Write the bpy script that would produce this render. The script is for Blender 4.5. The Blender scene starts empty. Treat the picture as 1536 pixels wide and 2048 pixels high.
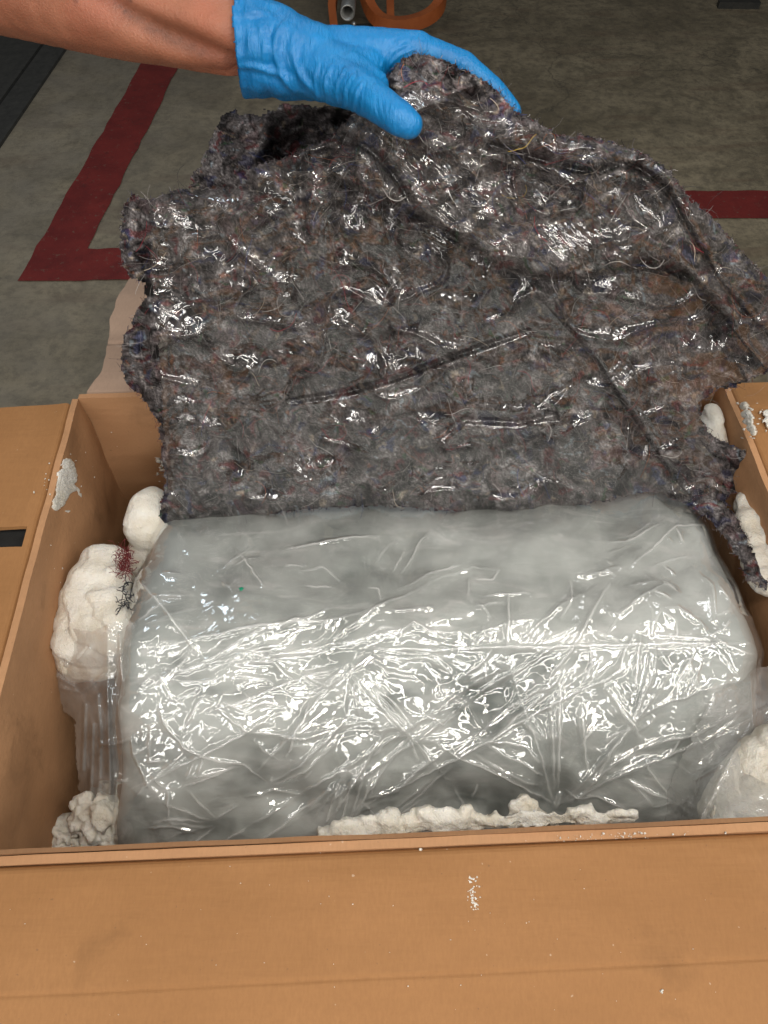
import bpy, bmesh, math, random
import numpy as np
from mathutils import Vector

sc = bpy.context.scene
col = sc.collection
rad = math.radians
random.seed(5)
RNG = np.random.default_rng(11)

# ------------------------------------------------------------------ camera
FPX = 1547.0                      # focal length in pixels of the 1536 x 2048 photograph
PITCH = rad(54)
CAM = np.array([0.0, 0.0, 1.5])
FW = np.array([0, math.cos(PITCH), -math.sin(PITCH)])
RT = np.array([1.0, 0, 0])
UP = np.array([0, math.sin(PITCH), math.cos(PITCH)])
cd = bpy.data.cameras.new('camera')
cd.sensor_fit = 'VERTICAL'
cd.sensor_height = 24
cd.sensor_width = 18
cd.lens = 24 * FPX / 2048
cd.clip_end = 100
cd.clip_start = 0.02
cam = bpy.data.objects.new('camera', cd)
cam.location = CAM
cam.rotation_euler = (rad(90) - PITCH, 0, 0)
col.objects.link(cam)
sc.camera = cam

# ------------------------------------------------------------------ world and lamps
w = bpy.data.worlds.new('World')
sc.world = w
w.use_nodes = True
w.node_tree.nodes['Background'].inputs[0].default_value = (1.0, 0.97, 0.93, 1)
w.node_tree.nodes['Background'].inputs[1].default_value = 0.07


def lamp(name, loc, aim, sx, sy, power, colr, spread=180):
    l = bpy.data.lights.new(name, 'AREA')
    l.shape = 'RECTANGLE'
    l.size, l.size_y = sx, sy
    l.energy = power
    l.color = colr
    l.spread = rad(spread)
    o = bpy.data.objects.new(name, l)
    o.location = loc
    o.rotation_euler = (Vector(aim) - Vector(loc)).to_track_quat('-Z', 'Y').to_euler()
    col.objects.link(o)
    return o


lamp('work_lamp', (0.28, -0.10, 2.40), (0.05, 0.30, 0.75), 0.40, 0.12, 13, (1.0, 0.93, 0.83))
lamp('ceiling_tube', (0.1, -1.15, 2.8), (0.05, 0.4, 0.8), 2.4, 0.10, 14, (1.0, 0.96, 0.90))
lamp('added_light_behind', (-0.3, -2.9, 2.7), (0.05, 0.5, 0.8), 2.4, 0.20, 29, (1.0, 0.97, 0.93))  # added, unseen: highlights on the blanket film and front fill
lamp('added_light_rear', (0.8, -4.4, 2.7), (0.05, 0.5, 0.8), 2.4, 0.24, 32, (1.0, 0.97, 0.93))  # second unseen light added behind, for film glints on steep faces
lamp('added_light_right', (1.15, 0.1, 2.6), (0.0, 0.4, 0.7), 0.05, 2.4, 18, (1.0, 0.96, 0.90))  # added off-frame: crease highlights, and fill for the left inner wall
lamp('added_light_left', (-1.1, 0.1, 2.8), (0.0, 0.4, 0.8), 0.05, 2.4, 8, (1.0, 0.97, 0.92))  # added off-frame so more crease directions catch a highlight
lamp('added_light_front', (0.3, 1.75, 2.8), (0.1, 0.5, 0.7), 2.4, 0.05, 7, (0.95, 0.97, 1.0))  # put in to give reflections on the bundle's top face
lamp('added_light_back_row', (-0.5, -6.6, 2.7), (0.05, 0.5, 0.8), 2.4, 0.34, 66, (1.0, 0.97, 0.93))  # added far behind the camera to brighten the bundle's lower front
lamp('added_light_side_right', (2.2, -1.6, 2.5), (0.1, 0.5, 0.8), 0.16, 2.4, 24, (1.0, 0.97, 0.93))  # added for the film streaks below the thumb
lamp('added_light_side_left', (-2.2, -1.7, 2.5), (0.1, 0.5, 0.8), 0.16, 2.4, 18, (1.0, 0.97, 0.93))  # added counterpart of the right side light, for more sparkle
lamp('ceiling_tube_far', (-0.9, 2.6, 2.9), (-0.1, 0.6, 0.9), 2.0, 0.10, 14, (0.74, 0.87, 1.0))

sc.view_settings.view_transform = 'Standard'
sc.view_settings.look = 'None'
sc.view_settings.exposure = -0.14
sc.view_settings.gamma = 1
sc.render.engine = 'CYCLES'
sc.cycles.max_bounces = 10
sc.cycles.transparent_max_bounces = 16
sc.cycles.caustics_reflective = False
sc.cycles.caustics_refractive = False
sc.cycles.sample_clamp_indirect = 4
sc.cycles.use_denoising = True
try:
    sc.cycles.denoiser = 'OPENIMAGEDENOISE'
except Exception:
    pass


# ------------------------------------------------------------------ helpers: points
def rays(px, py):
    px = np.asarray(px, float)
    py = np.asarray(py, float)
    return FW + RT * ((px - 768) / FPX)[..., None] + UP * ((1024 - py) / FPX)[..., None]


def at(px, py, t):
    """the point seen at (px, py) of the photograph at depth t metres along the view axis"""
    return CAM + rays(px, py) * np.asarray(t, float)[..., None]


def at_z(px, py, z):
    d = rays(px, py)
    return CAM + d * ((z - CAM[2]) / d[..., 2])[..., None]


def project(P):
    v = np.asarray(P) - CAM
    t = v @ FW
    return 768 + FPX * (v @ RT) / t, 1024 - FPX * (v @ UP) / t, t


# ------------------------------------------------------------------ helpers: noise
_perm = np.random.default_rng(3).permutation(256)
_perm = np.concatenate([_perm, _perm])
_g = np.random.default_rng(4).normal(size=(256, 3))
_g /= np.linalg.norm(_g, axis=1)[:, None]


def perlin(x, y, z=0.0):
    x, y, z = np.broadcast_arrays(np.asarray(x, float), np.asarray(y, float), np.asarray(z, float))
    xi, yi, zi = np.floor(x).astype(int), np.floor(y).astype(int), np.floor(z).astype(int)
    xf, yf, zf = x - xi, y - yi, z - zi
    u = xf**3 * (xf * (xf * 6 - 15) + 10)
    v = yf**3 * (yf * (yf * 6 - 15) + 10)
    s = zf**3 * (zf * (zf * 6 - 15) + 10)
    xi &= 255
    yi &= 255
    zi &= 255
    out = 0
    for a in (0, 1):
        for b in (0, 1):
            for c in (0, 1):
                h = _perm[_perm[_perm[(xi + a) & 255] + ((yi + b) & 255)] + ((zi + c) & 255)]
                g = _g[h]
                d = g[..., 0] * (xf - a) + g[..., 1] * (yf - b) + g[..., 2] * (zf - c)
                out = out + d * (u if a else 1 - u) * (v if b else 1 - v) * (s if c else 1 - s)
    return out * 1.5


def fbm(x, y, z=0.0, o=4, gain=0.5):
    r, a, f = 0, 1, 1
    for i in range(o):
        r = r + a * perlin(x * f + 17.3 * i, y * f - 9.1 * i, z * f + 3.7 * i)
        a *= gain
        f *= 2.03
    return r


def ridged(x, y, z=0.0):
    return 1 - np.abs(perlin(x, y, z)) * 2


def sstep(a, b, x):
    t = np.clip((x - a) / (b - a), 0, 1)
    return t * t * (3 - 2 * t)


def dist_poly(X, Y, pts, cut=1e9):
    """distance to a polyline, side sign (positive to the right hand in image space) and position along it"""
    D = np.full(X.shape, 1e9)
    S = np.zeros(X.shape)
    L = np.zeros(X.shape)
    tot = sum(math.hypot(b[0] - a[0], b[1] - a[1]) for a, b in zip(pts, pts[1:])) or 1
    acc = 0
    for (ax, ay), (bx, by) in zip(pts, pts[1:]):
        ln = math.hypot(bx - ax, by - ay) or 1e-6
        dx, dy = (bx - ax) / ln, (by - ay) / ln
        q = np.clip((X - ax) * dx + (Y - ay) * dy, 0, ln)
        ex, ey = X - ax - q * dx, Y - ay - q * dy
        d = np.hypot(ex, ey)
        m = d < D
        D = np.where(m, d, D)
        S = np.where(m, np.sign(dx * ey - dy * ex), S)
        L = np.where(m, (acc + q) / tot, L)
        acc += ln
    return D, S, L


def inside(X, Y, poly):
    r = np.zeros(X.shape, bool)
    n = len(poly)
    for i in range(n):
        x1, y1 = poly[i]
        x2, y2 = poly[(i + 1) % n]
        if y1 == y2:
            continue
        c = ((y1 > Y) != (y2 > Y)) & (X < (x2 - x1) * (Y - y1) / (y2 - y1) + x1)
        r ^= c
    return r


def smooth_line(pts, n=6):
    """Catmull-Rom through the points"""
    p = [np.array(q, float) for q in pts]
    p = [2 * p[0] - p[1]] + p + [2 * p[-1] - p[-2]]
    out = []
    for i in range(1, len(p) - 2):
        for k in range(n):
            t = k / n
            out.append(tuple(0.5 * (2 * p[i] + (p[i + 1] - p[i - 1]) * t + (2 * p[i - 1] - 5 * p[i] + 4 * p[i + 1] - p[i + 2]) * t**2
                             + (-p[i - 1] + 3 * p[i] - 3 * p[i + 1] + p[i + 2]) * t**3)))
    out.append(tuple(p[-2]))
    return out


# ------------------------------------------------------------------ helpers: objects
def tag(o, label=None, cat=None, group=None, kind=None):
    if label:
        o['label'] = label
    if cat:
        o['category'] = cat
    if group:
        o['group'] = group
    if kind:
        o['kind'] = kind
    return o


def empty(name, loc=(0, 0, 0)):
    o = bpy.data.objects.new(name, None)
    o.location = loc
    o.empty_display_size = 0.05
    col.objects.link(o)
    return o


def link(name, me, mat=None, parent=None):
    o = bpy.data.objects.new(name, me)
    col.objects.link(o)
    if mat:
        me.materials.append(mat)
    if parent:
        o.parent = parent
        o.matrix_parent_inverse.identity()
        if parent.type == 'EMPTY' or True:
            # geometry is written in world space: undo the parent's place
            v = -Vector(parent.location)
            q = parent.parent
            while q:
                v -= Vector(q.location)
                q = q.parent
            o.location = v
    return o


def mesh(name, V, Fc, smooth=True):
    """V (n,3); Fc a list of (m,k) int arrays"""
    me = bpy.data.meshes.new(name)
    V = np.asarray(V, np.float32)
    if not isinstance(Fc, list):
        Fc = [Fc]
    me.vertices.add(len(V))
    me.vertices.foreach_set('co', V.ravel())
    loops = np.concatenate([f.ravel() for f in Fc]).astype(np.int32)
    sizes = np.concatenate([np.full(len(f), f.shape[1]) for f in Fc])
    starts = np.concatenate([[0], np.cumsum(sizes)[:-1]]).astype(np.int32)
    me.loops.add(len(loops))
    me.loops.foreach_set('vertex_index', loops)
    me.polygons.add(len(sizes))
    me.polygons.foreach_set('loop_start', starts)
    me.update(calc_edges=True)
    me.validate()
    if smooth:
        me.polygons.foreach_set('use_smooth', np.ones(len(me.polygons), bool))
    return me


def color_attr(me, name, C):
    a = me.color_attributes.new(name, 'FLOAT_COLOR', 'POINT')
    c = np.ones((len(me.vertices), 4), np.float32)
    c[:, :3] = C
    a.data.foreach_set('color', c.ravel())


def bm_obj(name, bm, mat=None, parent=None, smooth=False):
    me = bpy.data.meshes.new(name)
    bmesh.ops.recalc_face_normals(bm, faces=bm.faces)
    bm.to_mesh(me)
    bm.free()
    if smooth:
        me.polygons.foreach_set('use_smooth', np.ones(len(me.polygons), bool))
    return link(name, me, mat, parent)


def grid_faces(nx, ny, keep=None):
    """vertex index = j*nx+i"""
    i, j = np.meshgrid(np.arange(nx - 1), np.arange(ny - 1))
    a = (j * nx + i).ravel()
    f = np.stack([a, a + nx, a + nx + 1, a + 1], 1)
    if keep is not None:
        k = keep.ravel()
        f = f[k[f].all(1)]
    return f


def compact(V, f):
    u, inv = np.unique(f, return_inverse=True)
    return V[u], inv.reshape(f.shape), u


def thicken(V, f, off):
    """sheet with a back at V+off and a closed rim"""
    n = len(V)
    e = np.concatenate([f[:, [0, 1]], f[:, [1, 2]], f[:, [2, 3]], f[:, [3, 0]]])
    key = np.sort(e, 1)
    k = key[:, 0].astype(np.int64) * n + key[:, 1]
    _, idx, cnt = np.unique(k, return_index=True, return_counts=True)
    b = e[idx[cnt == 1]]
    rim = np.stack([b[:, 1], b[:, 0], b[:, 0] + n, b[:, 1] + n], 1)
    return np.concatenate([V, V + off]), np.concatenate([f, f[:, ::-1] + n, rim])


def blob(name, caps, voxel=0.004, smooth_it=6, disp=None, mat=None, parent=None, cut=None, shell=0):
    """organic solid: tapered capsules (p0, r0, p1, r1) fused by a voxel remesh, relaxed, then displaced along its normals"""
    bm = bmesh.new()
    for p0, r0, p1, r1 in caps:
        p0, p1 = Vector(p0), Vector(p1)
        L = (p1 - p0).length
        n = max(2, int(L / (min(r0, r1) * 0.35)) + 1) if L > 1e-6 else 1
        for k in range(n):
            t = k / (n - 1) if n > 1 else 0
            p, r = p0.lerp(p1, t), r0 + (r1 - r0) * t
            g = bmesh.ops.create_icosphere(bm, subdivisions=2, radius=r)
            bmesh.ops.translate(bm, verts=g['verts'], vec=p)
    me = bpy.data.meshes.new('tmp')
    bm.to_mesh(me)
    bm.free()
    o = bpy.data.objects.new('tmp', me)
    col.objects.link(o)
    m = o.modifiers.new('r', 'REMESH')
    m.mode = 'VOXEL'
    m.voxel_size = voxel
    m.use_smooth_shade = True
    s = o.modifiers.new('s', 'SMOOTH')
    s.iterations = smooth_it
    s.factor = 0.5
    dg = bpy.context.evaluated_depsgraph_get()
    dg.update()
    me2 = bpy.data.meshes.new_from_object(o.evaluated_get(dg))
    bpy.data.objects.remove(o)
    bpy.data.meshes.remove(me)
    n = len(me2.vertices)
    V = np.empty(n * 3, np.float32)
    me2.vertices.foreach_get('co', V)
    V = V.reshape(-1, 3).astype(float)
    N = np.empty(n * 3, np.float32)
    me2.vertices.foreach_get('normal', N)
    N = N.reshape(-1, 3).astype(float)
    if disp:
        V = V + N * disp(V, N)[:, None]
        me2.vertices.foreach_set('co', V.astype(np.float32).ravel())
        me2.update()
    if cut is not None:
        bm = bmesh.new()
        bm.from_mesh(me2)
        bad = [v for v in bm.verts if cut(v.co)]
        bmesh.ops.delete(bm, geom=bad, context='VERTS')
        bm.to_mesh(me2)
        bm.free()
    me2.polygons.foreach_set('use_smooth', np.ones(len(me2.polygons), bool))
    me2.materials.clear()
    me2.name = name
    ob = link(name, me2, mat, parent)
    if shell:
        q = ob.modifiers.new('shell', 'SOLIDIFY')
        q.thickness = shell
        q.offset = -1
    return ob


# ------------------------------------------------------------------ helpers: materials
class M:
    def __init__(self, name):
        self.m = bpy.data.materials.new(name)
        self.m.use_nodes = True
        self.t = self.m.node_tree
        self.t.nodes.clear()
        self.out = self.n('ShaderNodeOutputMaterial')

    def n(self, typ, **kw):
        x = self.t.nodes.new(typ)
        for k, v in kw.items():
            setattr(x, k, v)
        return x

    def l(self, a, b):
        self.t.links.new(a, b)

    def set(self, node, **kw):
        for k, v in kw.items():
            node.inputs[k].default_value = v
        return node

    def coord(self, scale=(1, 1, 1), rot=(0, 0, 0)):
        g = self.n('ShaderNodeNewGeometry')
        mp = self.n('ShaderNodeMapping')
        mp.inputs['Scale'].default_value = scale
        mp.inputs['Rotation'].default_value = rot
        self.l(g.outputs['Position'], mp.inputs['Vector'])
        return mp.outputs['Vector']

    def noise(self, scale, detail=4, rough=0.55, vec=None, dist=0.0):
        x = self.n('ShaderNodeTexNoise')
        x.inputs['Scale'].default_value = scale
        x.inputs['Detail'].default_value = detail
        x.inputs['Roughness'].default_value = rough
        x.inputs['Distortion'].default_value = dist
        self.l(vec if vec is not None else self.coord(), x.inputs['Vector'])
        return x.outputs['Fac']

    def ramp(self, fac, stops):
        r = self.n('ShaderNodeValToRGB')
        e = r.color_ramp.elements
        while len(e) < len(stops):
            e.new(0.5)
        for k, (p, c) in enumerate(stops):
            e[k].position = p
            e[k].color = (c, c, c, 1) if not hasattr(c, '__len__') else (*c, 1)
        self.l(fac, r.inputs['Fac'])
        return r.outputs['Color']

    def mix(self, fac, a, b, blend='MIX'):
        x = self.n('ShaderNodeMix', data_type='RGBA', blend_type=blend)
        for s, v in ((0, fac), (6, a), (7, b)):
            if isinstance(v, bpy.types.NodeSocket):
                self.l(v, x.inputs[s])
            elif s == 0:
                x.inputs[0].default_value = v
            else:
                x.inputs[s].default_value = (*v, 1)
        return x.outputs[2]

    def math(self, op, a, b=0.0):
        x = self.n('ShaderNodeMath', operation=op)
        for k, v in ((0, a), (1, b)):
            if isinstance(v, bpy.types.NodeSocket):
                self.l(v, x.inputs[k])
            else:
                x.inputs[k].default_value = v
        return x.outputs[0]

    def bump(self, h, dist, strength=1.0, normal=None):
        b = self.n('ShaderNodeBump')
        b.inputs['Strength'].default_value = strength
        b.inputs['Distance'].default_value = dist
        self.l(h, b.inputs['Height'])
        if normal is not None:
            self.l(normal, b.inputs['Normal'])
        return b.outputs['Normal']

    def principled(self, color, rough=0.6, normal=None, **kw):
        p = self.n('ShaderNodeBsdfPrincipled')
        if isinstance(color, bpy.types.NodeSocket):
            self.l(color, p.inputs['Base Color'])
        else:
            p.inputs['Base Color'].default_value = (*color, 1)
        if isinstance(rough, bpy.types.NodeSocket):
            self.l(rough, p.inputs['Roughness'])
        else:
            p.inputs['Roughness'].default_value = rough
        if normal is not None:
            self.l(normal, p.inputs['Normal'])
        for k, v in kw.items():
            p.inputs[k.replace('_', ' ')].default_value = v
        self.l(p.outputs[0], self.out.inputs['Surface'])
        return p

    def attr(self, name):
        a = self.n('ShaderNodeAttribute')
        a.attribute_name = name
        return a.outputs['Color']


def mat_cardboard(name, base, light, scuff=0.35):
    m = M(name)
    big = m.noise(5, 4)
    c = m.mix(m.ramp(big, [(0.35, 0.0), (0.7, 1.0)]), base, light)
    fine = m.noise(420, 3, 0.7, m.coord((1, 0.25, 1)))
    c = m.mix(m.ramp(fine, [(0.35, 0.28), (0.65, 0.0)]), c, tuple(x * 0.72 for x in base))
    band = m.noise(1.0, 3, 0.5, m.coord((6, 55, 60)))
    c = m.mix(m.ramp(band, [(0.42, 0.07), (0.6, 0.0)]), c, tuple(x * 0.7 for x in base))
    speck = m.noise(260, 1, 0.4)
    c = m.mix(m.ramp(speck, [(0.19, 0.55), (0.24, 0.0)]), c, (0.17, 0.09, 0.045))
    pale = m.noise(190, 1, 0.4, m.coord((1, 1, 1), (0.3, 0.2, 0.5)))
    c = m.mix(m.ramp(pale, [(0.80, 0.0), (0.83, 0.45)]), c, (0.62, 0.50, 0.38))
    stain = m.noise(11, 5, 0.65, None, 0.6)
    c = m.mix(m.ramp(stain, [(0.60, 0.0), (0.74, scuff)]), c, tuple(x * 0.55 for x in base))
    nb = m.bump(m.noise(1.0, 2, 0.5, m.coord((30, 170, 170))), 0.0012, 0.35)
    nb = m.bump(m.noise(9, 3), 0.006, 0.35, nb)
    m.principled(c, 0.72, nb, Specular_IOR_Level=0.3)
    return m.m


CARD = mat_cardboard('cardboard', (0.306, 0.146, 0.053), (0.350, 0.172, 0.066))
CARD_IN = mat_cardboard('cardboard_inside', (0.42, 0.222, 0.108), (0.48, 0.262, 0.132), 0.5)
CARD_PALE = mat_cardboard('cardboard_ambient_pale', (0.36, 0.245, 0.175), (0.42, 0.295, 0.215), 0.3)  # paler copy for the back flap: cool ambient light put into its colour
CARD_EDGE = mat_cardboard('cardboard_edge', (0.22, 0.115, 0.055), (0.30, 0.155, 0.07), 0.6)


def mat_concrete():
    m = M('concrete')
    a = m.noise(1.3, 6, 0.6)
    c = m.mix(m.ramp(a, [(0.35, 0.0), (0.68, 1.0)]), (0.155, 0.128, 0.082), (0.36, 0.305, 0.205))
    b = m.noise(6, 6, 0.7, None, 0.8)
    c = m.mix(m.ramp(b, [(0.40, 0.55), (0.58, 0.0)]), c, (0.095, 0.08, 0.052))
    d = m.noise(28, 5, 0.75)
    c = m.mix(m.ramp(d, [(0.38, 0.5), (0.55, 0.0)]), c, (0.07, 0.06, 0.046))
    e = m.noise(130, 3, 0.7)
    c = m.mix(m.ramp(e, [(0.62, 0.0), (0.75, 0.4)]), c, (0.26, 0.23, 0.18))
    s = m.noise(2.6, 3, 0.5, m.coord((1, 5, 1)), 0.5)
    c = m.mix(m.ramp(s, [(0.56, 0.0), (0.68, 0.4)]), c, (0.13, 0.085, 0.055))
    ck = m.n('ShaderNodeTexVoronoi', feature='DISTANCE_TO_EDGE')
    ck.inputs['Scale'].default_value = 0.7
    wv = m.n('ShaderNodeVectorMath', operation='ADD')
    nzc = m.n('ShaderNodeTexNoise')
    nzc.inputs['Scale'].default_value = 3.0
    nzc.inputs['Detail'].default_value = 6
    m.l(m.coord(), nzc.inputs['Vector'])
    m.l(m.coord(), wv.inputs[0])
    m.l(nzc.outputs['Color'], wv.inputs[1])
    m.l(wv.outputs[0], ck.inputs['Vector'])
    c = m.mix(m.ramp(ck.outputs['Distance'], [(0.0, 0.55), (0.006, 0.0)]), c, (0.05, 0.045, 0.035))
    gr = m.noise(260, 2, 0.6)
    c = m.mix(m.ramp(gr, [(0.28, 0.6), (0.36, 0.0)]), c, (0.05, 0.045, 0.035))
    g = m.n('ShaderNodeNewGeometry')
    sx = m.n('ShaderNodeSeparateXYZ')
    m.l(g.outputs['Position'], sx.inputs[0])
    wx = m.math('ADD', sx.outputs['X'], m.math('MULTIPLY', m.noise(1.6, 5, 0.6), 1.2))
    pale = m.ramp(m.math('MULTIPLY_ADD', wx, -0.5) if False else m.math('ADD', m.math('MULTIPLY', wx, -0.6), 0.35), [(0.0, 0.0), (0.75, 1.0)])
    c = m.mix(m.math('MULTIPLY', pale, m.ramp(m.noise(7, 6, 0.7), [(0.3, 0.25), (0.65, 0.75)])), c, (0.235, 0.213, 0.175))
    nb = m.bump(m.noise(60, 5, 0.7), 0.004, 0.5)
    m.principled(c, m.ramp(b, [(0.3, 0.55), (0.7, 0.85)]), nb)
    return m.m


def mat_red_paint():
    m = M('red_floor_paint')
    a = m.noise(9, 5, 0.65)
    c = m.mix(m.ramp(a, [(0.35, 0.0), (0.7, 1.0)]), (0.135, 0.013, 0.012), (0.205, 0.022, 0.018))
    k = m.noise(48, 5, 0.75)
    c = m.mix(m.ramp(k, [(0.60, 0.0), (0.68, 0.6)]), c, (0.17, 0.13, 0.095))
    c = m.mix(m.ramp(m.noise(17, 5, 0.7, None, 0.5), [(0.58, 0.0), (0.72, 0.6)]), c, (0.055, 0.015, 0.013))
    m.principled(c, 0.6, m.bump(m.noise(70, 4), 0.003, 0.4))
    return m.m


def mat_foam():
    m = M('expanding_foam')
    a = m.noise(26, 5, 0.6)
    c = m.mix(m.ramp(a, [(0.35, 0.0), (0.65, 1.0)]), (0.70, 0.64, 0.53), (0.83, 0.80, 0.73))
    nb = m.bump(m.noise(300, 4, 0.7), 0.0012, 0.3)
    vo = m.n('ShaderNodeTexVoronoi')
    vo.inputs['Scale'].default_value = 420
    m.l(m.coord(), vo.inputs['Vector'])
    nb = m.bump(vo.outputs['Distance'], 0.0012, 0.4, nb)
    nb = m.bump(m.noise(70, 6, 0.75), 0.006, 0.8, nb)
    p = m.principled(c, 0.75, nb, Subsurface_Weight=0.15, Subsurface_Scale=0.012)
    p.inputs['Subsurface Radius'].default_value = (1, 0.75, 0.5)
    return m.m


def mat_skin():
    m = M('skin')
    a = m.noise(30, 5, 0.6)
    c = m.mix(m.ramp(a, [(0.35, 0.0), (0.65, 1.0)]), (0.27, 0.098, 0.053), (0.34, 0.133, 0.075))
    f = m.noise(330, 3, 0.6)
    c = m.mix(m.ramp(f, [(0.60, 0.0), (0.72, 0.35)]), c, (0.30, 0.11, 0.06))
    c = m.mix(m.attr('mark'), c, (0.055, 0.032, 0.026))  # thin dark strokes and the painted tendon shading
    c = m.mix(m.ramp(m.noise(12, 5, 0.65, None, 0.6), [(0.45, 0.0), (0.7, 0.4)]), c, (0.38, 0.11, 0.065))
    nb = m.bump(m.noise(500, 4, 0.65), 0.0014, 0.6)
    p = m.principled(c, 0.50, nb, Subsurface_Weight=0.12, Subsurface_Scale=0.006)
    p.inputs['Subsurface Radius'].default_value = (1, 0.35, 0.2)
    return m.m


def mat_glove():
    m = M('blue_nitrile')
    a = m.noise(40, 4)
    c = m.mix(m.ramp(a, [(0.3, 0.0), (0.7, 1.0)]), (0.001, 0.135, 0.36), (0.003, 0.185, 0.46))
    nb = m.bump(m.noise(700, 3, 0.6), 0.0007, 0.5)
    nb = m.bump(m.noise(1, 4, 0.6, m.coord((420, 110, 110))), 0.0028, 0.6, nb)
    p = m.principled(c, 0.42, nb, Subsurface_Weight=0.05, Subsurface_Scale=0.004)
    return m.m


def mat_felt(attr='tint'):
    m = M('recycled_felt')
    c = m.attr(attr)
    f = m.noise(420, 3, 0.7)
    c = m.mix(1.0, c, m.ramp(f, [(0.3, 0.35), (0.7, 1.55)]), 'MULTIPLY')
    m.principled(c, 1.0, m.bump(m.noise(500, 4, 0.75), 0.003, 0.9), Specular_IOR_Level=0.1)
    return m.m


def mat_fibre():
    m = M('loose_fibre')
    m.principled(m.attr('tint'), 0.7, None, Specular_IOR_Level=0.35)
    return m.m


def mat_film(name, haze, gloss, rough, tint=(0.92, 0.92, 0.90), bump_s=1.0, white=0.0, cap=0.30):
    """clear polyethylene: see-through sheet with a mirror coat, a little milk, and white crease lines: stress marks plus highlights put into the colour"""
    m = M(name)
    nb = m.bump(m.noise(1, 3, 0.55, m.coord((34, 34, 34)), 1.2), 0.006, 0.12 * bump_s)
    nb = m.bump(m.noise(1, 4, 0.55, m.coord((130, 130, 130)), 1.0), 0.002, 0.12 * bump_s, nb)
    tr = m.n('ShaderNodeBsdfTransparent')
    tr.inputs[0].default_value = (0.985, 0.985, 0.975, 1)
    gl = m.n('ShaderNodeBsdfGlossy')
    gl.inputs['Roughness'].default_value = rough
    gl.inputs['Color'].default_value = (1, 1, 1, 1)
    m.l(nb, gl.inputs['Normal'])
    df = m.n('ShaderNodeBsdfDiffuse')
    df.inputs['Color'].default_value = (*tint, 1)
    fr = m.n('ShaderNodeFresnel')
    fr.inputs['IOR'].default_value = 1.5
    m.l(nb, fr.inputs['Normal'])
    a = m.n('ShaderNodeMixShader')
    hz = m.math('MULTIPLY', m.ramp(m.noise(14, 4, 0.6), [(0.35, haze * 0.45), (0.7, haze * 1.5)]), 1.0)
    if white:
        cr = m.attr('crease')
        hz = m.math('MINIMUM', m.math('ADD', hz, m.math('MULTIPLY', cr, white)), 0.9)
    m.l(hz, a.inputs['Fac'])
    m.l(tr.outputs[0], a.inputs[1])
    m.l(df.outputs[0], a.inputs[2])
    b = m.n('ShaderNodeMixShader')
    m.l(m.math('MINIMUM', m.math('MULTIPLY', fr.outputs[0], gloss), cap), b.inputs['Fac'])
    m.l(a.outputs[0], b.inputs[1])
    m.l(gl.outputs[0], b.inputs[2])
    m.l(b.outputs[0], m.out.inputs['Surface'])
    return m.m


def mat_plain(name, c1, c2, rough, scale=30, metal=0.0, bumpd=0.001):
    m = M(name)
    c = m.mix(m.ramp(m.noise(scale, 5, 0.65), [(0.35, 0.0), (0.65, 1.0)]), c1, c2)
    m.principled(c, rough, m.bump(m.noise(scale * 6, 4), bumpd, 0.5), Metallic=metal)
    return m.m


CONCRETE = mat_concrete()
RED = mat_red_paint()
FOAM = mat_foam()
SKIN = mat_skin()
GLOVE = mat_glove()
FELT = mat_felt()
FIBRE = mat_fibre()
FILM = mat_film('clear_film', 0.08, 3.4, 0.055, bump_s=0.6, white=0.5, cap=0.42)
FILM_SOFT = mat_film('clear_film_loose', 0.26, 2.6, 0.06)
FILM_FELT = mat_film('clear_film_on_felt', 0.012, 3.6, 0.12, bump_s=0.2, cap=0.135)
MATGREY = mat_plain('dark_grey_flooring', (0.030, 0.031, 0.029), (0.05, 0.05, 0.046), 0.8, 40)
BLACKGAP = mat_plain('dark_seam_and_hole_shadow', (0.008, 0.008, 0.008), (0.014, 0.014, 0.013), 0.9, 40)  # for the floor seam, and the painted shadow in the hand hole
ORANGE = mat_plain('orange_paint', (0.34, 0.085, 0.022), (0.43, 0.12, 0.032), 0.5, 12)
STEEL = mat_plain('galvanised_steel', (0.30, 0.30, 0.29), (0.46, 0.46, 0.44), 0.4, 40, 0.8)
DARKMETAL = mat_plain('dark_metal', (0.02, 0.021, 0.019), (0.04, 0.038, 0.032), 0.6, 30)


def mat_body():
    m = M('milky_wrap')
    a = m.noise(5.0, 5, 0.6, None, 0.8)
    c = m.mix(m.ramp(a, [(0.36, 0.0), (0.64, 1.0)]), (0.43, 0.462, 0.447), (0.68, 0.71, 0.695))
    s = m.noise(1, 5, 0.6, m.coord((9, 26, 26), (0, 0, 0.5)), 1.5)
    c = m.mix(m.ramp(s, [(0.53, 0.0), (0.66, 0.7)]), c, (0.76, 0.77, 0.76))
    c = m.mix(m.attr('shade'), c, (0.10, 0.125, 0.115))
    nb = m.bump(m.noise(1, 5, 0.6, m.coord((14, 40, 40), (0, 0, -0.4)), 1.5), 0.006, 0.16)
    m.principled(c, 0.45, nb, Specular_IOR_Level=0.4)
    return m.m


BODY = mat_body()

# ------------------------------------------------------------------ the setting: floor and its markings
bm = bmesh.new()
bmesh.ops.create_grid(bm, x_segments=8, y_segments=8, size=14)
floor = bm_obj('floor', bm, CONCRETE)
tag(floor, kind='structure')


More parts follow.
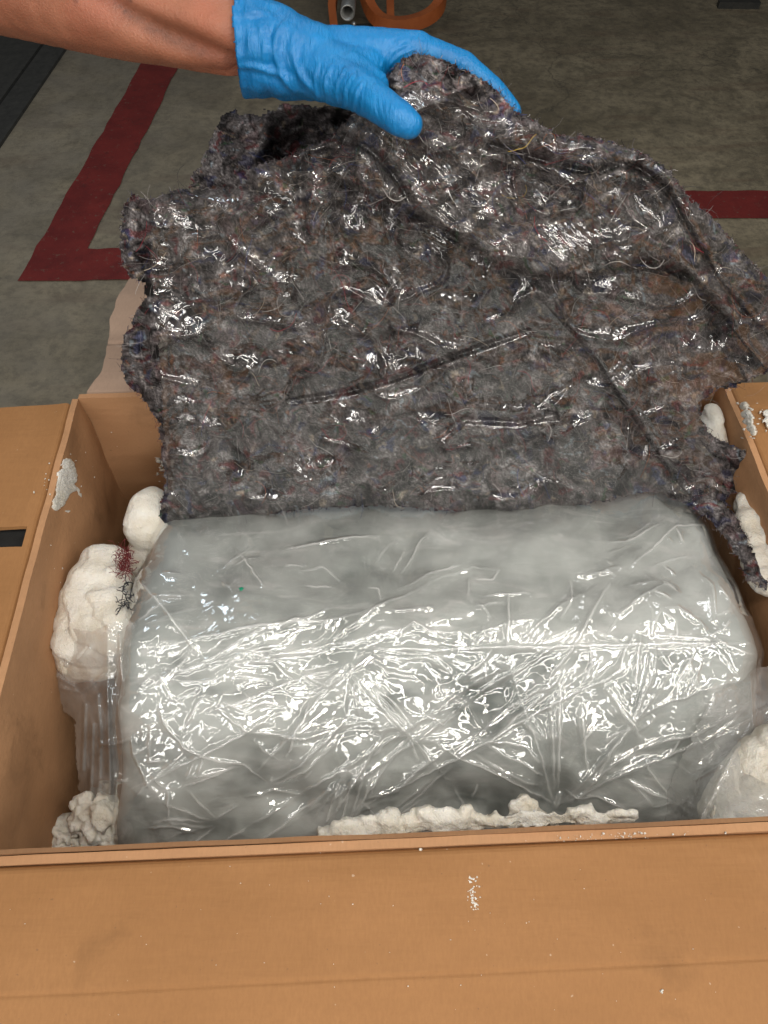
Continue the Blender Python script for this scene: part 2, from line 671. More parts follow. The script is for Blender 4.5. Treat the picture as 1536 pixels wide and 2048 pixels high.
def strip(name, P, z, mat, parent, wob=0.004):
    """a flat marking: quad P (4 world xy) cut into cells with slightly worn edges"""
    n = 40
    bm = bmesh.new()
    P = [np.array(p[:2]) for p in P]
    rows = []
    for k in range(n + 1):
        t = k / n
        a = P[0] * (1 - t) + P[3] * t
        b = P[1] * (1 - t) + P[2] * t
        d = (b - a) / np.linalg.norm(b - a)
        a = a + d * random.uniform(-wob, wob)
        b = b + d * random.uniform(-wob, wob)
        rows.append((bm.verts.new((*a, z)), bm.verts.new((*b, z))))
    for r0, r1 in zip(rows, rows[1:]):
        bm.faces.new((r0[0], r0[1], r1[1], r1[0]))
    return bm_obj(name, bm, mat, parent)


strip('red_stripe', [(-1.12, 1.960), (-0.955, 1.960), (-0.77, 4.3), (-0.925, 4.3)], 0.004, RED, floor)
strip('red_stripe', [(-1.12, 1.955), (-1.12, 2.115), (1.0, 2.19), (1.0, 2.03)][0:0] or [(-0.952, 1.962), (-0.942, 2.118), (0.35, 2.16), (0.35, 2.0)], 0.0045, RED, floor)
strip('red_stripe', [(0.62, 2.282), (0.62, 2.445), (2.4, 2.45), (2.4, 2.29)], 0.0042, RED, floor)

mt = empty('floor_mat', (-1.6, 3.0, 0))
tag(mt, 'dark grey strip of flooring with a straight seam beyond the red line', 'floor mat')
pa = [at_z(-330, 760, 0), at_z(-22, 330, 0), at_z(330, -190, 0), at_z(-330, -190, 0)]


def slab(name, P, z0, z1, mat, parent):
    bm = bmesh.new()
    a = [bm.verts.new((p[0], p[1], z0)) for p in P]
    b = [bm.verts.new((p[0], p[1], z1)) for p in P]
    bm.faces.new(b)
    for i in range(len(P)):
        j = (i + 1) % len(P)
        bm.faces.new((a[i], a[j], b[j], b[i]))
    return bm_obj(name, bm, mat, parent)


e0, e1 = at_z(-22, 330, 0)[:2], at_z(330, -190, 0)[:2]
s0, s1 = at_z(-22, 245, 0)[:2], at_z(240, -100, 0)[:2]
dv = (e1 - e0) / np.linalg.norm(e1 - e0)
nv = np.array([-dv[1], dv[0]])
wd = abs((s0 - e0) @ nv)
q0, q1 = e0 - dv * 0.9, e1 + dv * 1.0
slab('edge_strip', [q0, q1, q1 + nv * (wd - 0.008), q0 + nv * (wd - 0.008)], 0.0, 0.012, MATGREY, mt)
slab('seam', [q0 + nv * (wd - 0.008), q1 + nv * (wd - 0.008), q1 + nv * (wd + 0.006), q0 + nv * (wd + 0.006)], 0.0, 0.005, BLACKGAP, mt)
slab('panel', [q0 + nv * (wd + 0.006), q1 + nv * (wd + 0.006), q1 + nv * 2.2, q0 + nv * 2.2], 0.0, 0.012, MATGREY, mt)

# ------------------------------------------------------------------ far things on the floor
base = at_z(770, 52, 0)
fr = empty('trolley', tuple(base))
tag(fr, 'orange metal trolley foot with a grey pipe end, on the floor behind the gloved hand', 'trolley')


def tube(name, pts, r, mat, parent, flat=None, segs=14, hollow=0):
    """round tube (or flat bar when flat=(w,h)) along points"""
    pts = [Vector(p) for p in pts]
    bm = bmesh.new()
    rings = []
    for i, p in enumerate(pts):
        d = (pts[min(i + 1, len(pts) - 1)] - pts[max(i - 1, 0)]).normalized()
        up = Vector((0, 0, 1)) if abs(d.z) < 0.9 else Vector((0, 1, 0))
        s = d.cross(up).normalized()
        u = s.cross(d).normalized()
        ring = []
        if flat:
            for a, b in ((-1, -1), (1, -1), (1, 1), (-1, 1)):
                ring.append(bm.verts.new(p + s * a * flat[0] / 2 + u * b * flat[1] / 2))
        else:
            for k in range(segs):
                a = 2 * math.pi * k / segs
                ring.append(bm.verts.new(p + s * math.cos(a) * r + u * math.sin(a) * r))
        rings.append(ring)
    n = len(rings[0])
    for a, b in zip(rings, rings[1:]):
        for k in range(n):
            bm.faces.new((a[k], a[(k + 1) % n], b[(k + 1) % n], b[k]))
    if hollow:
        for ring, nxt in ((rings[0], 1), (rings[-1], -2)):
            pass
    else:
        bm.faces.new(rings[0][::-1])
        bm.faces.new(rings[-1])
    o = bm_obj(name, bm, mat, parent, smooth=not flat)
    if hollow:
        q = o.modifiers.new('wall', 'SOLIDIFY')
        q.thickness = hollow
        q.offset = -1
    return o


ft = 3.30
loop = [(722, -60), (728, -20), (742, 20), (762, 42), (790, 49), (820, 47), (852, 36), (874, 18), (884, -10), (886, -60)]
tube('loop', [at(x, y, ft + 0.0) for x, y in smooth_line(loop, 4)], 0, ORANGE, fr, flat=(0.040, 0.052))
tube('upright', [at(781, 38, ft + 0.01), at(779, -60, ft + 0.12)], 0, ORANGE, fr, flat=(0.032, 0.03))
tube('side_plate', [at(668, 60, ft - 0.05), at(664, 20, ft - 0.02), at(672, -60, ft + 0.05)], 0, ORANGE, fr, flat=(0.032, 0.05))
tube('pipe', [at(695, 26, ft - 0.10), at(700, -18, ft + 0.12), at(703, -60, ft + 0.3)], 0.031, STEEL, fr, hollow=0.007)
bm = bmesh.new()
bmesh.ops.create_icosphere(bm, subdivisions=2, radius=0.010)
bmesh.ops.translate(bm, verts=bm.verts, vec=Vector(at(708, 48, ft - 0.1)))
bm_obj('bolt', bm, STEEL, fr, True)
tube('lower_bar', [at(678, 62, ft + 0.0), at(760, 58, ft + 0.05)], 0, DARKMETAL, fr, flat=(0.05, 0.03))

pl = empty('metal_plate', tuple(at_z(1478, 4, 0)))
tag(pl, 'dark flat metal plate with a raised edge lying far off on the concrete', 'metal plate')
P = [at_z(1440, 9, 0), at_z(1516, 9, 0), at_z(1508, -60, 0), at_z(1440, -60, 0)]
slab('plate', P, 0, 0.02, DARKMETAL, pl)
tube('edge', [at_z(1436, 9, 0.012), at_z(1518, 10, 0.012)], 0, DARKMETAL, pl, flat=(0.03, 0.03))

# ------------------------------------------------------------------ the cardboard box
YAW = rad(2.4)
EX = np.array([math.cos(YAW), math.sin(YAW), 0])
EY = np.array([-math.sin(YAW), math.cos(YAW), 0])
ORG = np.array([-0.386, 0.158, 0.0])
BW, BD, RIM, TH = 0.872, 0.575, 0.75, 0.008


def bx(x, y, z):
    return ORG + EX * x + EY * y + np.array([0, 0, z])


box = empty('cardboard_box', tuple(bx(BW / 2, BD / 2, 0)))
tag(box, 'open brown cardboard box with folded back flaps holding a plastic wrapped bundle', 'box')


def panel(name, f, us, vs, off, mat, skip=None, parent=None):
    """sheet over a grid of (u, v) with f(u, v) -> world point, thickened by the world vector off"""
    nx, ny = len(us), len(vs)
    Ug, Vg = np.meshgrid(us, vs)
    V = f(Ug.ravel(), Vg.ravel())
    keep = np.ones((ny - 1, nx - 1), bool)
    if skip:
        for j in range(ny - 1):
            for i in range(nx - 1):
                cx, cy = (us[i] + us[i + 1]) / 2, (vs[j] + vs[j + 1]) / 2
                if skip[0] < cx < skip[1] and skip[2] < cy < skip[3]:
                    keep[j, i] = False
    fc = grid_faces(nx, ny)[keep.ravel()]
    V, fc, _ = compact(V, fc)
    V2, f2 = thicken(V, fc, np.asarray(off))
    o = link(name, mesh(name, V2, f2, False), mat, parent or box)
    o.data.polygons.foreach_set('use_smooth', np.zeros(len(o.data.polygons), bool))
    bm = bmesh.new()
    bm.from_mesh(o.data)
    bmesh.ops.recalc_face_normals(bm, faces=bm.faces)
    bm.to_mesh(o.data)
    bm.free()
    return o


def wob(u, v, s, a):
    return a * fbm(u * 5 + s, v * 5 - s, s * 1.7, 3)


def wall(name, fx, n, off, L, seed, mat):
    us = np.linspace(0, L, 50)
    vs = np.concatenate([np.linspace(0.02, 0.5, 12), np.linspace(0.52, RIM, 22)])

    def f(u, v):
        top = np.where(v > RIM - 1e-4, 0.0025 * perlin(u * 16, 3.0, seed), 0)
        bulge = wob(u, v, seed, 0.006) * sstep(RIM, RIM - 0.05, v)
        P = np.array([bx(*fx(a), 0) for a in u])
        P = P + np.outer(bulge, n)
        P[:, 2] = v + top
        return P
    return panel(name, f, us, vs, off, mat)


wall('front_wall', lambda a: (a, 0.0), EY, -EY * TH, BW, 1.3, CARD_IN)
wall('back_wall', lambda a: (a, BD), -EY, EY * TH, BW, 2.3, CARD_IN)
wall('left_wall', lambda a: (0.0, a), EX, -EX * TH, BD, 3.3, CARD_IN)
wall('right_wall', lambda a: (BW, a), -EX, EX * TH, BD, 4.3, CARD_IN)
panel('base', lambda u, v: np.array([bx(a, b, 0.012) for a, b in zip(u, v)]), np.linspace(0, BW, 4), np.linspace(0, BD, 4), (0, 0, -0.008), CARD_IN)
# inner liner of the front wall, its raw edge shows as a second lip
us = np.linspace(0.0, BW, 120)
panel('front_liner', lambda u, v: np.array([bx(a, 0.0006 + 0.0005 * math.sin(a * 9), b + (0.004 * perlin(a * 12, 0.3, 8.0) if b > 0.7 else 0)) for a, b in zip(u, v)]),
      us, np.array([0.55, 0.66, RIM + 0.002]), EY * 0.004, CARD_EDGE)


# flaps: hinge just outside each rim; every flap has a rounded fold and a score line
def flap_profile(s, r=0.007, slope=0.0, droop=0.0):
    """distance along the flap -> outward, height relative to the rim"""
    a = np.clip(s / (r * 1.57), 0, 1) * math.pi / 2
    out = r * (1 - np.cos(a)) + np.maximum(s - r * 1.57, 0)
    up = r * np.sin(a) - np.maximum(s - r * 1.57, 0) * slope - droop * np.maximum(s - 0.02, 0)**2
    return out, up - r * 1.1


def front_height(u, v):
    h = flap_profile(v, 0.007, 0.06, 0.4)[1]
    h = h - 0.0012 * np.exp(-((v - 0.104) / 0.002)**2) - 0.16 * np.maximum(v - 0.104, 0)      # score line
    h = h + 0.0035 * fbm(u * 4, v * 6, 5.0, 3) * sstep(0, 0.03, v)
    return h + 0.004 * sstep(0.0, 0.012, v) * sstep(0.06, 0.01, v) * perlin(u * 11, v * 30, 3.3) * sstep(0.45, 0.7, u)


def front_flap():
    ss = np.concatenate([np.linspace(0, 0.014, 6), np.linspace(0.02, 0.095, 16), np.linspace(0.098, 0.112, 15), np.linspace(0.12, 0.30, 24)])

    def f(u, v):
        o = flap_profile(v, 0.007)[0]
        return np.array([bx(a, -TH - b, RIM + c) for a, b, c in zip(u, o, front_height(u, v))])
    return panel('flap', f, np.linspace(-0.004, BW + 0.004, 150), ss, (0, 0, -0.006), CARD)


def left_flap():
    us = np.concatenate([[0.004], np.linspace(0.01, 0.325, 26), [0.338, 0.3665], np.linspace(0.375, 0.569, 18)])
    ss = np.concatenate([np.linspace(0, 0.014, 6), [0.02], np.linspace(0.04, 0.12, 4), [0.135], np.linspace(0.15, 0.30, 10)])

    def f(u, v):
        o, h = flap_profile(v, 0.007, 0.02, 0.25)
        h = h + 0.004 * fbm(u * 4, v * 6, 9.0, 3) * sstep(0, 0.03, v)
        return np.array([bx(-TH - 0.002 - b, a, RIM + c) for a, b, c in zip(u, o, h)])
    return panel('flap', f, us, ss, (0, 0, -0.006), CARD, skip=(0.338, 0.3665, 0.013, 0.135))


def back_flap():
    ss = np.concatenate([np.linspace(0, 0.014, 6), np.linspace(0.02, 0.300, 50)])

    def f(u, v):
        o, h = flap_profile(v, 0.007, -0.02, 0.35)
        h = h - 0.002 * np.exp(-((v - 0.105) / 0.002)**2)
        h = h + 0.005 * fbm(u * 4, v * 6, 2.0, 3) * sstep(0, 0.03, v)
        # worn wavy left edge with a rounded corner
        e = sstep(0.10, 0.0, u)
        inset = 0.005 * np.sin(v * 22 + 0.5) + 0.004 * fbm(v * 22, 0.3, 1.0, 3) + 0.016 * sstep(0, 0.06, v) + 0.002 + 0.035 * sstep(0.272, 0.300, v)
        a2 = u + e * inset
        return np.array([bx(a, BD + TH + b, RIM + c) for a, b, c in zip(a2, o, h)])
    return panel('flap', f, np.linspace(0.002, BW, 140), ss, (0, 0, -0.006), CARD_PALE)


def right_flap():
    ss = np.concatenate([np.linspace(0, 0.014, 6), np.linspace(0.02, 0.30, 20)])

    def f(u, v):
        o, h = flap_profile(v, 0.007, 0.03, 0.2)
        h = h + 0.004 * fbm(u * 4, v * 6, 6.0, 3) * sstep(0, 0.03, v)
        return np.array([bx(BW + TH + 0.002 + b, a, RIM + c) for a, b, c in zip(u, o, h)])
    return panel('flap', f, np.linspace(0.004, BD - 0.006, 60), ss, (0, 0, -0.006), CARD)


front_flap()
lf = left_flap()
lf['label'] = 'left flap with a hand hole'
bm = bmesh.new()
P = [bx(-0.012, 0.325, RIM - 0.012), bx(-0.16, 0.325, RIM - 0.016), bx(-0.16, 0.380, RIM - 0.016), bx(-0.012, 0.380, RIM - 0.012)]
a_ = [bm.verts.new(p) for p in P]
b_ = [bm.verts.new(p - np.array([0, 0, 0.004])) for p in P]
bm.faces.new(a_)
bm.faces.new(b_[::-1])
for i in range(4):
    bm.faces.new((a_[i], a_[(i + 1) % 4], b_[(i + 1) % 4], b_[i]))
bm_obj('hand_hole_shadow_sheet', bm, BLACKGAP, lf)  # black sheet standing in for the shadow under the flap's hand hole
back_flap()['label'] = 'pale back flap with a worn edge'
right_flap()


# ------------------------------------------------------------------ foam packing
def foam_disp(seed, amp=0.004, fold=0.004, freq=26, axis=2):
    def d(V, N):
        x, y, z = V.T
        wv = 0.45 * fbm(x * 11, y * 11, z * 11 + seed, 3)
        ln = (V[:, axis] + 0.35 * V[:, (axis + 1) % 3]) * freq + wv * 1.3 + seed
        fr = ln - np.floor(ln)
        shelf = np.sqrt(np.clip(1 - fr, 0, 1)) * sstep(0, 0.12, fr)
        pleat = np.abs(perlin(x * 30 + seed, y * 30, z * 70))
        return amp * 0.30 * fbm(x * 45, y * 45, z * 45 + seed, 3) + fold * (shelf - 0.5) - fold * 0.2 * np.exp(-(pleat / 0.07)**2) + amp * fbm(x * 13 + seed, y * 13, z * 13, 2) + (amp * (0.8 * fbm(x * 42, y * 42, z * 42 + seed, 4) - 0.6 * np.abs(perlin(x * 75, y * 75, z * 75 + seed))) if amp > 0.0045 else 0)
    return d


def lump(pts, label, seed, group='foam lumps around the bundle', rough=False, voxel=0.0035, amp=0.004, fold=0.004, freq=26):
    """pts: (px, py, t, r px)"""
    caps = []
    for q in pts:
        p = at(*q[:3])
        p2 = at(*q[4:7]) if len(q) > 4 else p
        caps.append((p, q[3] * q[2] / FPX, p2, q[-1] * q[2] / FPX))
    o = blob('foam_lump', caps, voxel, 24 if not rough else 3, foam_disp(seed, amp, fold, freq), FOAM)
    return tag(o, label, 'foam', group)


lump([(192, 1118, 0.985, 32, 225, 1124, 0.98, 34), (176, 1160, 0.97, 40, 226, 1160, 0.965, 40), (158, 1200, 0.96, 42, 228, 1212, 0.945, 42), (150, 1246, 0.95, 44, 232, 1246, 0.93, 38),
      (140, 1288, 0.94, 40, 222, 1282, 0.93, 40), (160, 1322, 0.95, 44, 205, 1322, 0.95, 44), (185, 1230, 0.97, 60, 190, 1300, 0.97, 50)],
     'large white folded foam lump against the left inner wall', 1.0, freq=44, amp=0.0025, fold=0.0055)
lump([(292, 1012, 1.035, 36, 284, 1052, 1.03, 42), (302, 1006, 1.04, 34, 306, 1060, 1.035, 46), (300, 1100, 1.05, 44, 300, 1140, 1.06, 50)],
     'rounded cream foam lump beside the lower left corner of the felt blanket', 2.0, amp=0.003, fold=0.003, freq=34)
lump([(165, 1615, 0.90, 28), (205, 1620, 0.89, 30), (160, 1645, 0.90, 30), (190, 1660, 0.90, 36), (215, 1668, 0.90, 30), (120, 1672, 0.92, 34), (75, 1695, 0.92, 34), (150, 1700, 0.93, 40),
      (210, 1720, 0.93, 45), (60, 1740, 0.93, 40), (228, 1640, 0.895, 20), (180, 1632, 0.89, 22), (238, 1668, 0.90, 22), (95, 1668, 0.92, 26), (140, 1682, 0.915, 26)],
     'torn crumbly foam lump in the front left corner', 3.0, rough=True, amp=0.012, fold=0.003, voxel=0.0024)
lump([(1462, 1606, 0.80, 50, 1530, 1512, 0.805, 56), (1500, 1618, 0.79, 58, 1580, 1520, 0.80, 84), (1436, 1630, 0.80, 40, 1520, 1640, 0.79, 62), (1575, 1640, 0.79, 60)],
     'big cream foam lump under film in the front right corner', 4.0, freq=20, amp=0.003, fold=0.006)
lump([(1440, 1618, 0.765, 20), (1460, 1630, 0.765, 20), (1435, 1640, 0.765, 20), (1470, 1645, 0.76, 16), (1495, 1640, 0.76, 14)],
     'small crumbly foam lump in front of the big right corner lump', 4.5, rough=True, amp=0.006, fold=0.002, voxel=0.0025)
lump([(1496, 1010, 1.015, 30, 1540, 1012, 1.01, 34), (1500, 1046, 0.995, 32, 1550, 1046, 0.99, 34), (1508, 1084, 0.98, 32, 1560, 1082, 0.98, 36), (1516, 1122, 0.965, 34, 1570, 1120, 0.965, 40), (1528, 1158, 0.95, 34, 1580, 1160, 0.95, 40)],
     'ridged white foam lump against the right wall under the hanging blanket edge', 5.0, freq=48, fold=0.005, amp=0.002)
lump([(1422, 826, 1.055, 20, 1428, 862, 1.045, 26), (1415, 850, 1.06, 26), (1436, 884, 1.04, 22), (1420, 905, 1.05, 28)],
     'small foam lump in the far right corner between blanket and wall', 6.0, amp=0.004)


def on_plane(px, py, p0, n):
    d = rays(px, py)
    t = ((p0 - CAM) @ n) / (d @ n)
    return CAM + d * t[..., None] if np.ndim(t) else CAM + d * t


def wall_patch(pixels, label, seed, p0, n, thick=0.004, base=None):
    """foam scraped onto a flat board: a thin ragged crust, thickest in its middle; base(P) lifts it to the board"""
    p0, n = np.asarray(p0, float), np.asarray(n, float)
    x0, x1 = min(q[0] - q[2] for q in pixels) - 6, max(q[0] + q[2] for q in pixels) + 6
    y0, y1 = min(q[1] - q[2] for q in pixels) - 6, max(q[1] + q[2] for q in pixels) + 6
    X, Y = np.meshgrid(np.arange(x0, x1, 0.9), np.arange(y0, y1, 0.9))
    fld = np.zeros(X.shape)
    for x, y, r in pixels:
        fld = np.maximum(fld, 1.15 - ((X - x)**2 + (Y - y)**2) / r**2)
    rr = np.mean([q[2] for q in pixels])
    fld = fld + (0.55 * fbm(X / (rr * 1.5), Y / (rr * 1.5), seed, 4) if rr > 6 else 0.75 * fbm(X / (rr * 0.9), Y / (rr * 0.9), seed, 3))
    mk = fld > 0.25
    h = thick * (np.clip(fld - 0.25, 0, 1)**0.5 * 0.6 + 0.25 * np.clip(fld, 0, 1) * (1 + fbm(X / 5, Y / 5, seed + 3, 3)))
    P = on_plane(X, Y, p0, n)
    if base:
        P[..., 2] = base(P)
    V = (P + n * (h[..., None] - 0.0004)).reshape(-1, 3)
    f = grid_faces(X.shape[1], X.shape[0], mk)
    V, f, _ = compact(V, f)
    V, f = thicken(V, f, -n * (thick * 0.5))
    o = link('foam_smear', mesh('foam_smear', V, f), FOAM)
    return tag(o, label, 'foam', 'foam smears on the cardboard')


def front_board(P):
    q = P - ORG
    u, v = q @ EX, -(q @ EY) - TH
    return RIM + front_height(u, np.maximum(v, 0.0) + 0.004)


LW = bx(0.0, 0.2, 0.5)
wall_patch([(136, 930, 14), (138, 948, 18), (132, 965, 20), (126, 985, 19), (118, 1002, 14), (134, 975, 18), (112, 1014, 9), (141, 958, 14), (130, 950, 16), (128, 970, 18), (122, 992, 16)],
           'flat white foam smear high on the left inner wall', 1.0, LW, EX)
BWp = bx(0.2, BD, 0.5)
wall_patch([(206, 945, 5), (210, 958, 6), (216, 970, 6), (213, 985, 6), (222, 990, 5), (218, 1002, 5), (203, 965, 3), (230, 1004, 4), (200, 1002, 4), (215, 1012, 5), (224, 945, 5)],
           'small scraped foam smear at the back left corner', 2.0, BWp, -EY)
RW = bx(BW, 0.2, 0.5)
wall_patch([(1488, 812, 9), (1492, 828, 10), (1497, 842, 10), (1502, 856, 9), (1507, 866, 6), (1500, 835, 8)],
           'white foam smear on the right inner wall', 3.0, RW, -EX)
FLP = bx(0.4, -0.05, RIM - 0.001)
NZ = np.array([0, 0, 1.0])
wall_patch([(1532, 826, 7), (1534, 840, 7), (1538, 850, 7), (1545, 836, 12)], 'white foam smear on the right flap', 4.0, bx(BW + 0.03, 0.4, RIM + 0.004), NZ)
sm = []
for k in range(46):
    a = random.random()
    sm.append((948 + random.gauss(0, 5) + (a - 0.5) * 8, 1752 + a * 66, random.uniform(1.6, 3.4)))
sm += [(940, 1752, 3), (955, 1752, 3), (952, 1760, 3), (946, 1775, 3), (953, 1795, 3.2), (944, 1812, 2.5), (957, 1808, 2.5)]
wall_patch(sm, 'scraped streaky white foam mark on the front flap', 5.0, bx(0.47, -0.035, RIM + 0.003), NZ, 0.0008, front_board)

# the ragged crust along the front lip
caps = []
x = 640
pts = []
while x < 1272:
    yb = 1664 - (x - 640) * 0.046
    hgt = 12 + 9 * abs(math.sin(x * 0.031)) + 8 * random.random()
    if 830 < x < 950:
        hgt += 12
    if x > 1180:
        hgt = 10 + 7 * random.random()
    if x < 690:
        hgt = 6 + (x - 640) * 0.12
    k = -7
    while k < hgt:
        pts.append((x + random.uniform(-4, 4), yb - k, 0.742 + random.uniform(-0.004, 0.004), random.uniform(8, 11.5)))
        k += 6
    x += random.uniform(6, 10)
for q in [(1030, 1610, 18), (1045, 1600, 17), (1065, 1618, 22), (1050, 1632, 26), (1085, 1640, 22), (1025, 1640, 20), (1110, 1652, 16), (1060, 1650, 24)]:
    pts.append((q[0], q[1], 0.765, q[2]))
o = lump(pts, 'long ragged white foam crust along the front lip of the box', 7.0, rough=True, voxel=0.0022, amp=0.005, fold=0.001)
lump([(1345, 1650, 0.765, 10), (1360, 1651, 0.765, 11), (1372, 1652, 0.765, 8)], 'tiny pale foam crumb on the front lip right of the long crust', 8.0, voxel=0.0015, amp=0.001, fold=0.0005)

# crumbs stuck here and there
V, Fc, nv0 = [], [], 0
ico = bmesh.new()
bmesh.ops.create_icosphere(ico, subdivisions=1, radius=1)
IV = np.array([v.co[:] for v in ico.verts])
IF = np.array([[v.index for v in f.verts] for f in ico.faces])
ico.free()


def crumb(p, r):
    global nv0
    s = r * (1 + 0.5 * RNG.normal(size=(len(IV), 1)).clip(-1, 1)) * RNG.uniform(0.5, 1.3, size=(1, 3))
    V.append(p + IV * s)
    Fc.append(IF + nv0)
    nv0 += len(IV)


for k in range(46):                                      # streak down the left wall
    a = random.random()
    p = on_plane(96 + random.gauss(0, 5) - 8 * a, 1380 + a * 220, LW, EX)
    crumb(p, random.uniform(0.0006, 0.0019))
for k in range(60):
    p = on_plane(random.uniform(215, 320), random.uniform(850, 1040), BWp, -EY)
    crumb(p, random.choice([0.0007, 0.0009, 0.0012, 0.0022]))
for k in range(40):
    p = on_plane(random.uniform(100, 240), random.uniform(900, 1200), LW, EX)
    crumb(p, random.uniform(0.0005, 0.0013))
for k in range(60):                                      # dust along the front lip
    xx = random.gauss(1240, 75)
    p = at_z(xx, 1672 - (xx - 1240) * 0.03 + random.uniform(-7, 7), RIM + 0.003)
    crumb(p, random.choice([0.0003, 0.0004, 0.0005, 0.0009]))
for k in range(45):
    p = at_z(random.uniform(0, 1536), random.uniform(1730, 2040), RIM + 0.003)
    p[2] = front_board(p[None])[0]
    crumb(p, random.uniform(0.0003, 0.0006))
for k in range(9):
    p = at_z(random.uniform(60, 105), random.uniform(920, 990), RIM + 0.003)
    crumb(p, random.uniform(0.0005, 0.0012))
for (x, y) in ((1333, 1981), (1335, 1978), (842, 1697), (640, 1700)):
    p = at_z(x, y, RIM + 0.0)
    p[2] = front_board(p[None])[0]
    crumb(p, 0.0014)
for k in range(9):
    crumb(on_plane(320 + random.uniform(-8, 8), 930 + random.uniform(-22, 18), BWp, -EY), random.uniform(0.003, 0.006))
o = link('foam_crumbs', mesh('foam_crumbs', np.concatenate(V), np.concatenate(Fc)), FOAM)
tag(o, 'white foam crumbs stuck to the cardboard walls and lip', 'foam', kind='stuff')

# ------------------------------------------------------------------ the wrapped bundle
bun = empty('wrapped_bundle', (0.06, 0.42, 0.35))
tag(bun, 'bulky bundle wrapped in crinkled clear plastic film inside the cardboard box', 'bundle')
PROF = np.array([(0.72, -1.02), (0.70, -0.93), (0.655, -0.855), (0.58, -0.815), (0.48, -0.797), (0.420, -0.790), (0.385, -0.798), (0.345, -0.817), (0.285, -0.856), (0.235, -0.892), (0.205, -0.928), (0.196, -0.985), (0.196, -1.08)])
_pl = np.concatenate([[0], np.cumsum(np.hypot(*np.diff(PROF, axis=0).T))])


def bag_base(nu, nv):
    """arc-length grid over a loaf shape: returns world points (nv,nu,3)"""
    pv = np.array(smooth_line([tuple(p) for p in PROF], 12))
    pl_ = np.concatenate([[0], np.cumsum(np.hypot(*np.diff(pv, axis=0).T))])
    s = np.linspace(0.05, pl_[-1], nv)
    yy = np.interp(s, pl_, pv[:, 0])
    zz = np.interp(s, pl_, pv[:, 1])
    r, drop = 0.046, 0.16
    xl, xr = -0.306, 0.436
    half = (xr - xl) / 2
    flat = half - r
    A = flat + r * math.pi / 2 + drop
    a = np.linspace(-A, A, nu)
    b = np.abs(a)
    ang = np.clip((b - flat) / r, 0, math.pi / 2)
    x = np.minimum(b, flat) + r * np.sin(ang)
    dz = -(r * (1 - np.cos(ang))) - np.maximum(b - flat - r * math.pi / 2, 0)
    X = (xl + xr) / 2 + np.sign(a) * x
    P = np.zeros((nv, nu, 3))
    shr = 1 + 0.015 * sstep(0.30, 0.21, yy)                # a little narrower low at the front
    P[..., 0] = (X - 0.06)[None, :] * shr[:, None] + 0.06
    P[..., 0] += 0.035 * (sstep(0.235, 0.196, yy)**2)[:, None] * sstep(-0.18, -0.32, P[..., 0])
    P[..., 1] = yy[:, None] + 0.040 * (P[..., 0])
    P[..., 2] = 1.5 + zz[:, None] + dz[None, :]
    return P


def normals(P):
    du = np.gradient(P, axis=1)
    dv = np.gradient(P, axis=0)
    n = np.cross(du, dv)
    n /= np.linalg.norm(n, axis=2)[..., None] + 1e-12
    if n[n.shape[0] // 2, n.shape[1] // 2, 2] < 0:
        n = -n
    return n


def gauss(X, Y, cx, cy, sx, sy, rot=0):
    c, s = math.cos(rot), math.sin(rot)
    u = (X - cx) * c + (Y - cy) * s
    v = -(X - cx) * s + (Y - cy) * c
    return np.exp(-(u / sx)**2 - (v / sy)**2)


def bag_macro(X, Y):
    d = 0.010 * gauss(X, Y, 520, 1180, 190, 110) + 0.010 * gauss(X, Y, 440, 1480, 130, 120) + 0.010 * gauss(X, Y, 700, 1480, 130, 130)
    d += 0.012 * gauss(X, Y, 1330, 1330, 130, 170) + 0.010 * gauss(X, Y, 1080, 1100, 190, 80)
    d -= 0.013 * gauss(X, Y, 810, 1085, 38, 95) + 0.020 * gauss(X, Y, 985, 1400, 120, 75, 0.2) + 0.018 * gauss(X, Y, 930, 1610, 120, 60)
    d -= 0.014 * gauss(X, Y, 1112, 1560, 30, 110) + 0.010 * gauss(X, Y, 560, 1585, 120, 50)
    d += 0.007 * fbm(X / 170, Y / 170, 2.2, 3)
    return d


# inner body
P = bag_base(300, 230)
N = normals(P)
X, Y, _ = project(P)
d = bag_macro(X, Y) + 0.0006 * fbm(X / 60, Y / 40, 7.7, 2)
Vb = (P + N * (d - 0.004)[..., None]).reshape(-1, 3)
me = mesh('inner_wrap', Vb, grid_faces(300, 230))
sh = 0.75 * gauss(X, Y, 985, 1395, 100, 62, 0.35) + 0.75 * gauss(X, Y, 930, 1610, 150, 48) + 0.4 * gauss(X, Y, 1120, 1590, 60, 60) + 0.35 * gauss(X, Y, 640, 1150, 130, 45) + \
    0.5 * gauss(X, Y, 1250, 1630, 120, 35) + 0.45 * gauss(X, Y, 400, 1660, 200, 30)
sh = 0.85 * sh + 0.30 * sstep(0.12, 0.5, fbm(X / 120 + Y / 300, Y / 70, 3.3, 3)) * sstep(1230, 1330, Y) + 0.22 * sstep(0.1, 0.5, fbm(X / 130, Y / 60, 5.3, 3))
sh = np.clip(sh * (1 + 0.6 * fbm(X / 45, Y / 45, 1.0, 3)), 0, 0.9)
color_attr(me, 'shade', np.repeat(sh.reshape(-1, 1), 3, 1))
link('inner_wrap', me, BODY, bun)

# creases of the outer film, in pixels of the photograph
CR = []


def cr(ox, oy, s, lines):
    for pts in lines:
        CR.append([(ox + a * s, oy + b * s) for a, b in pts])


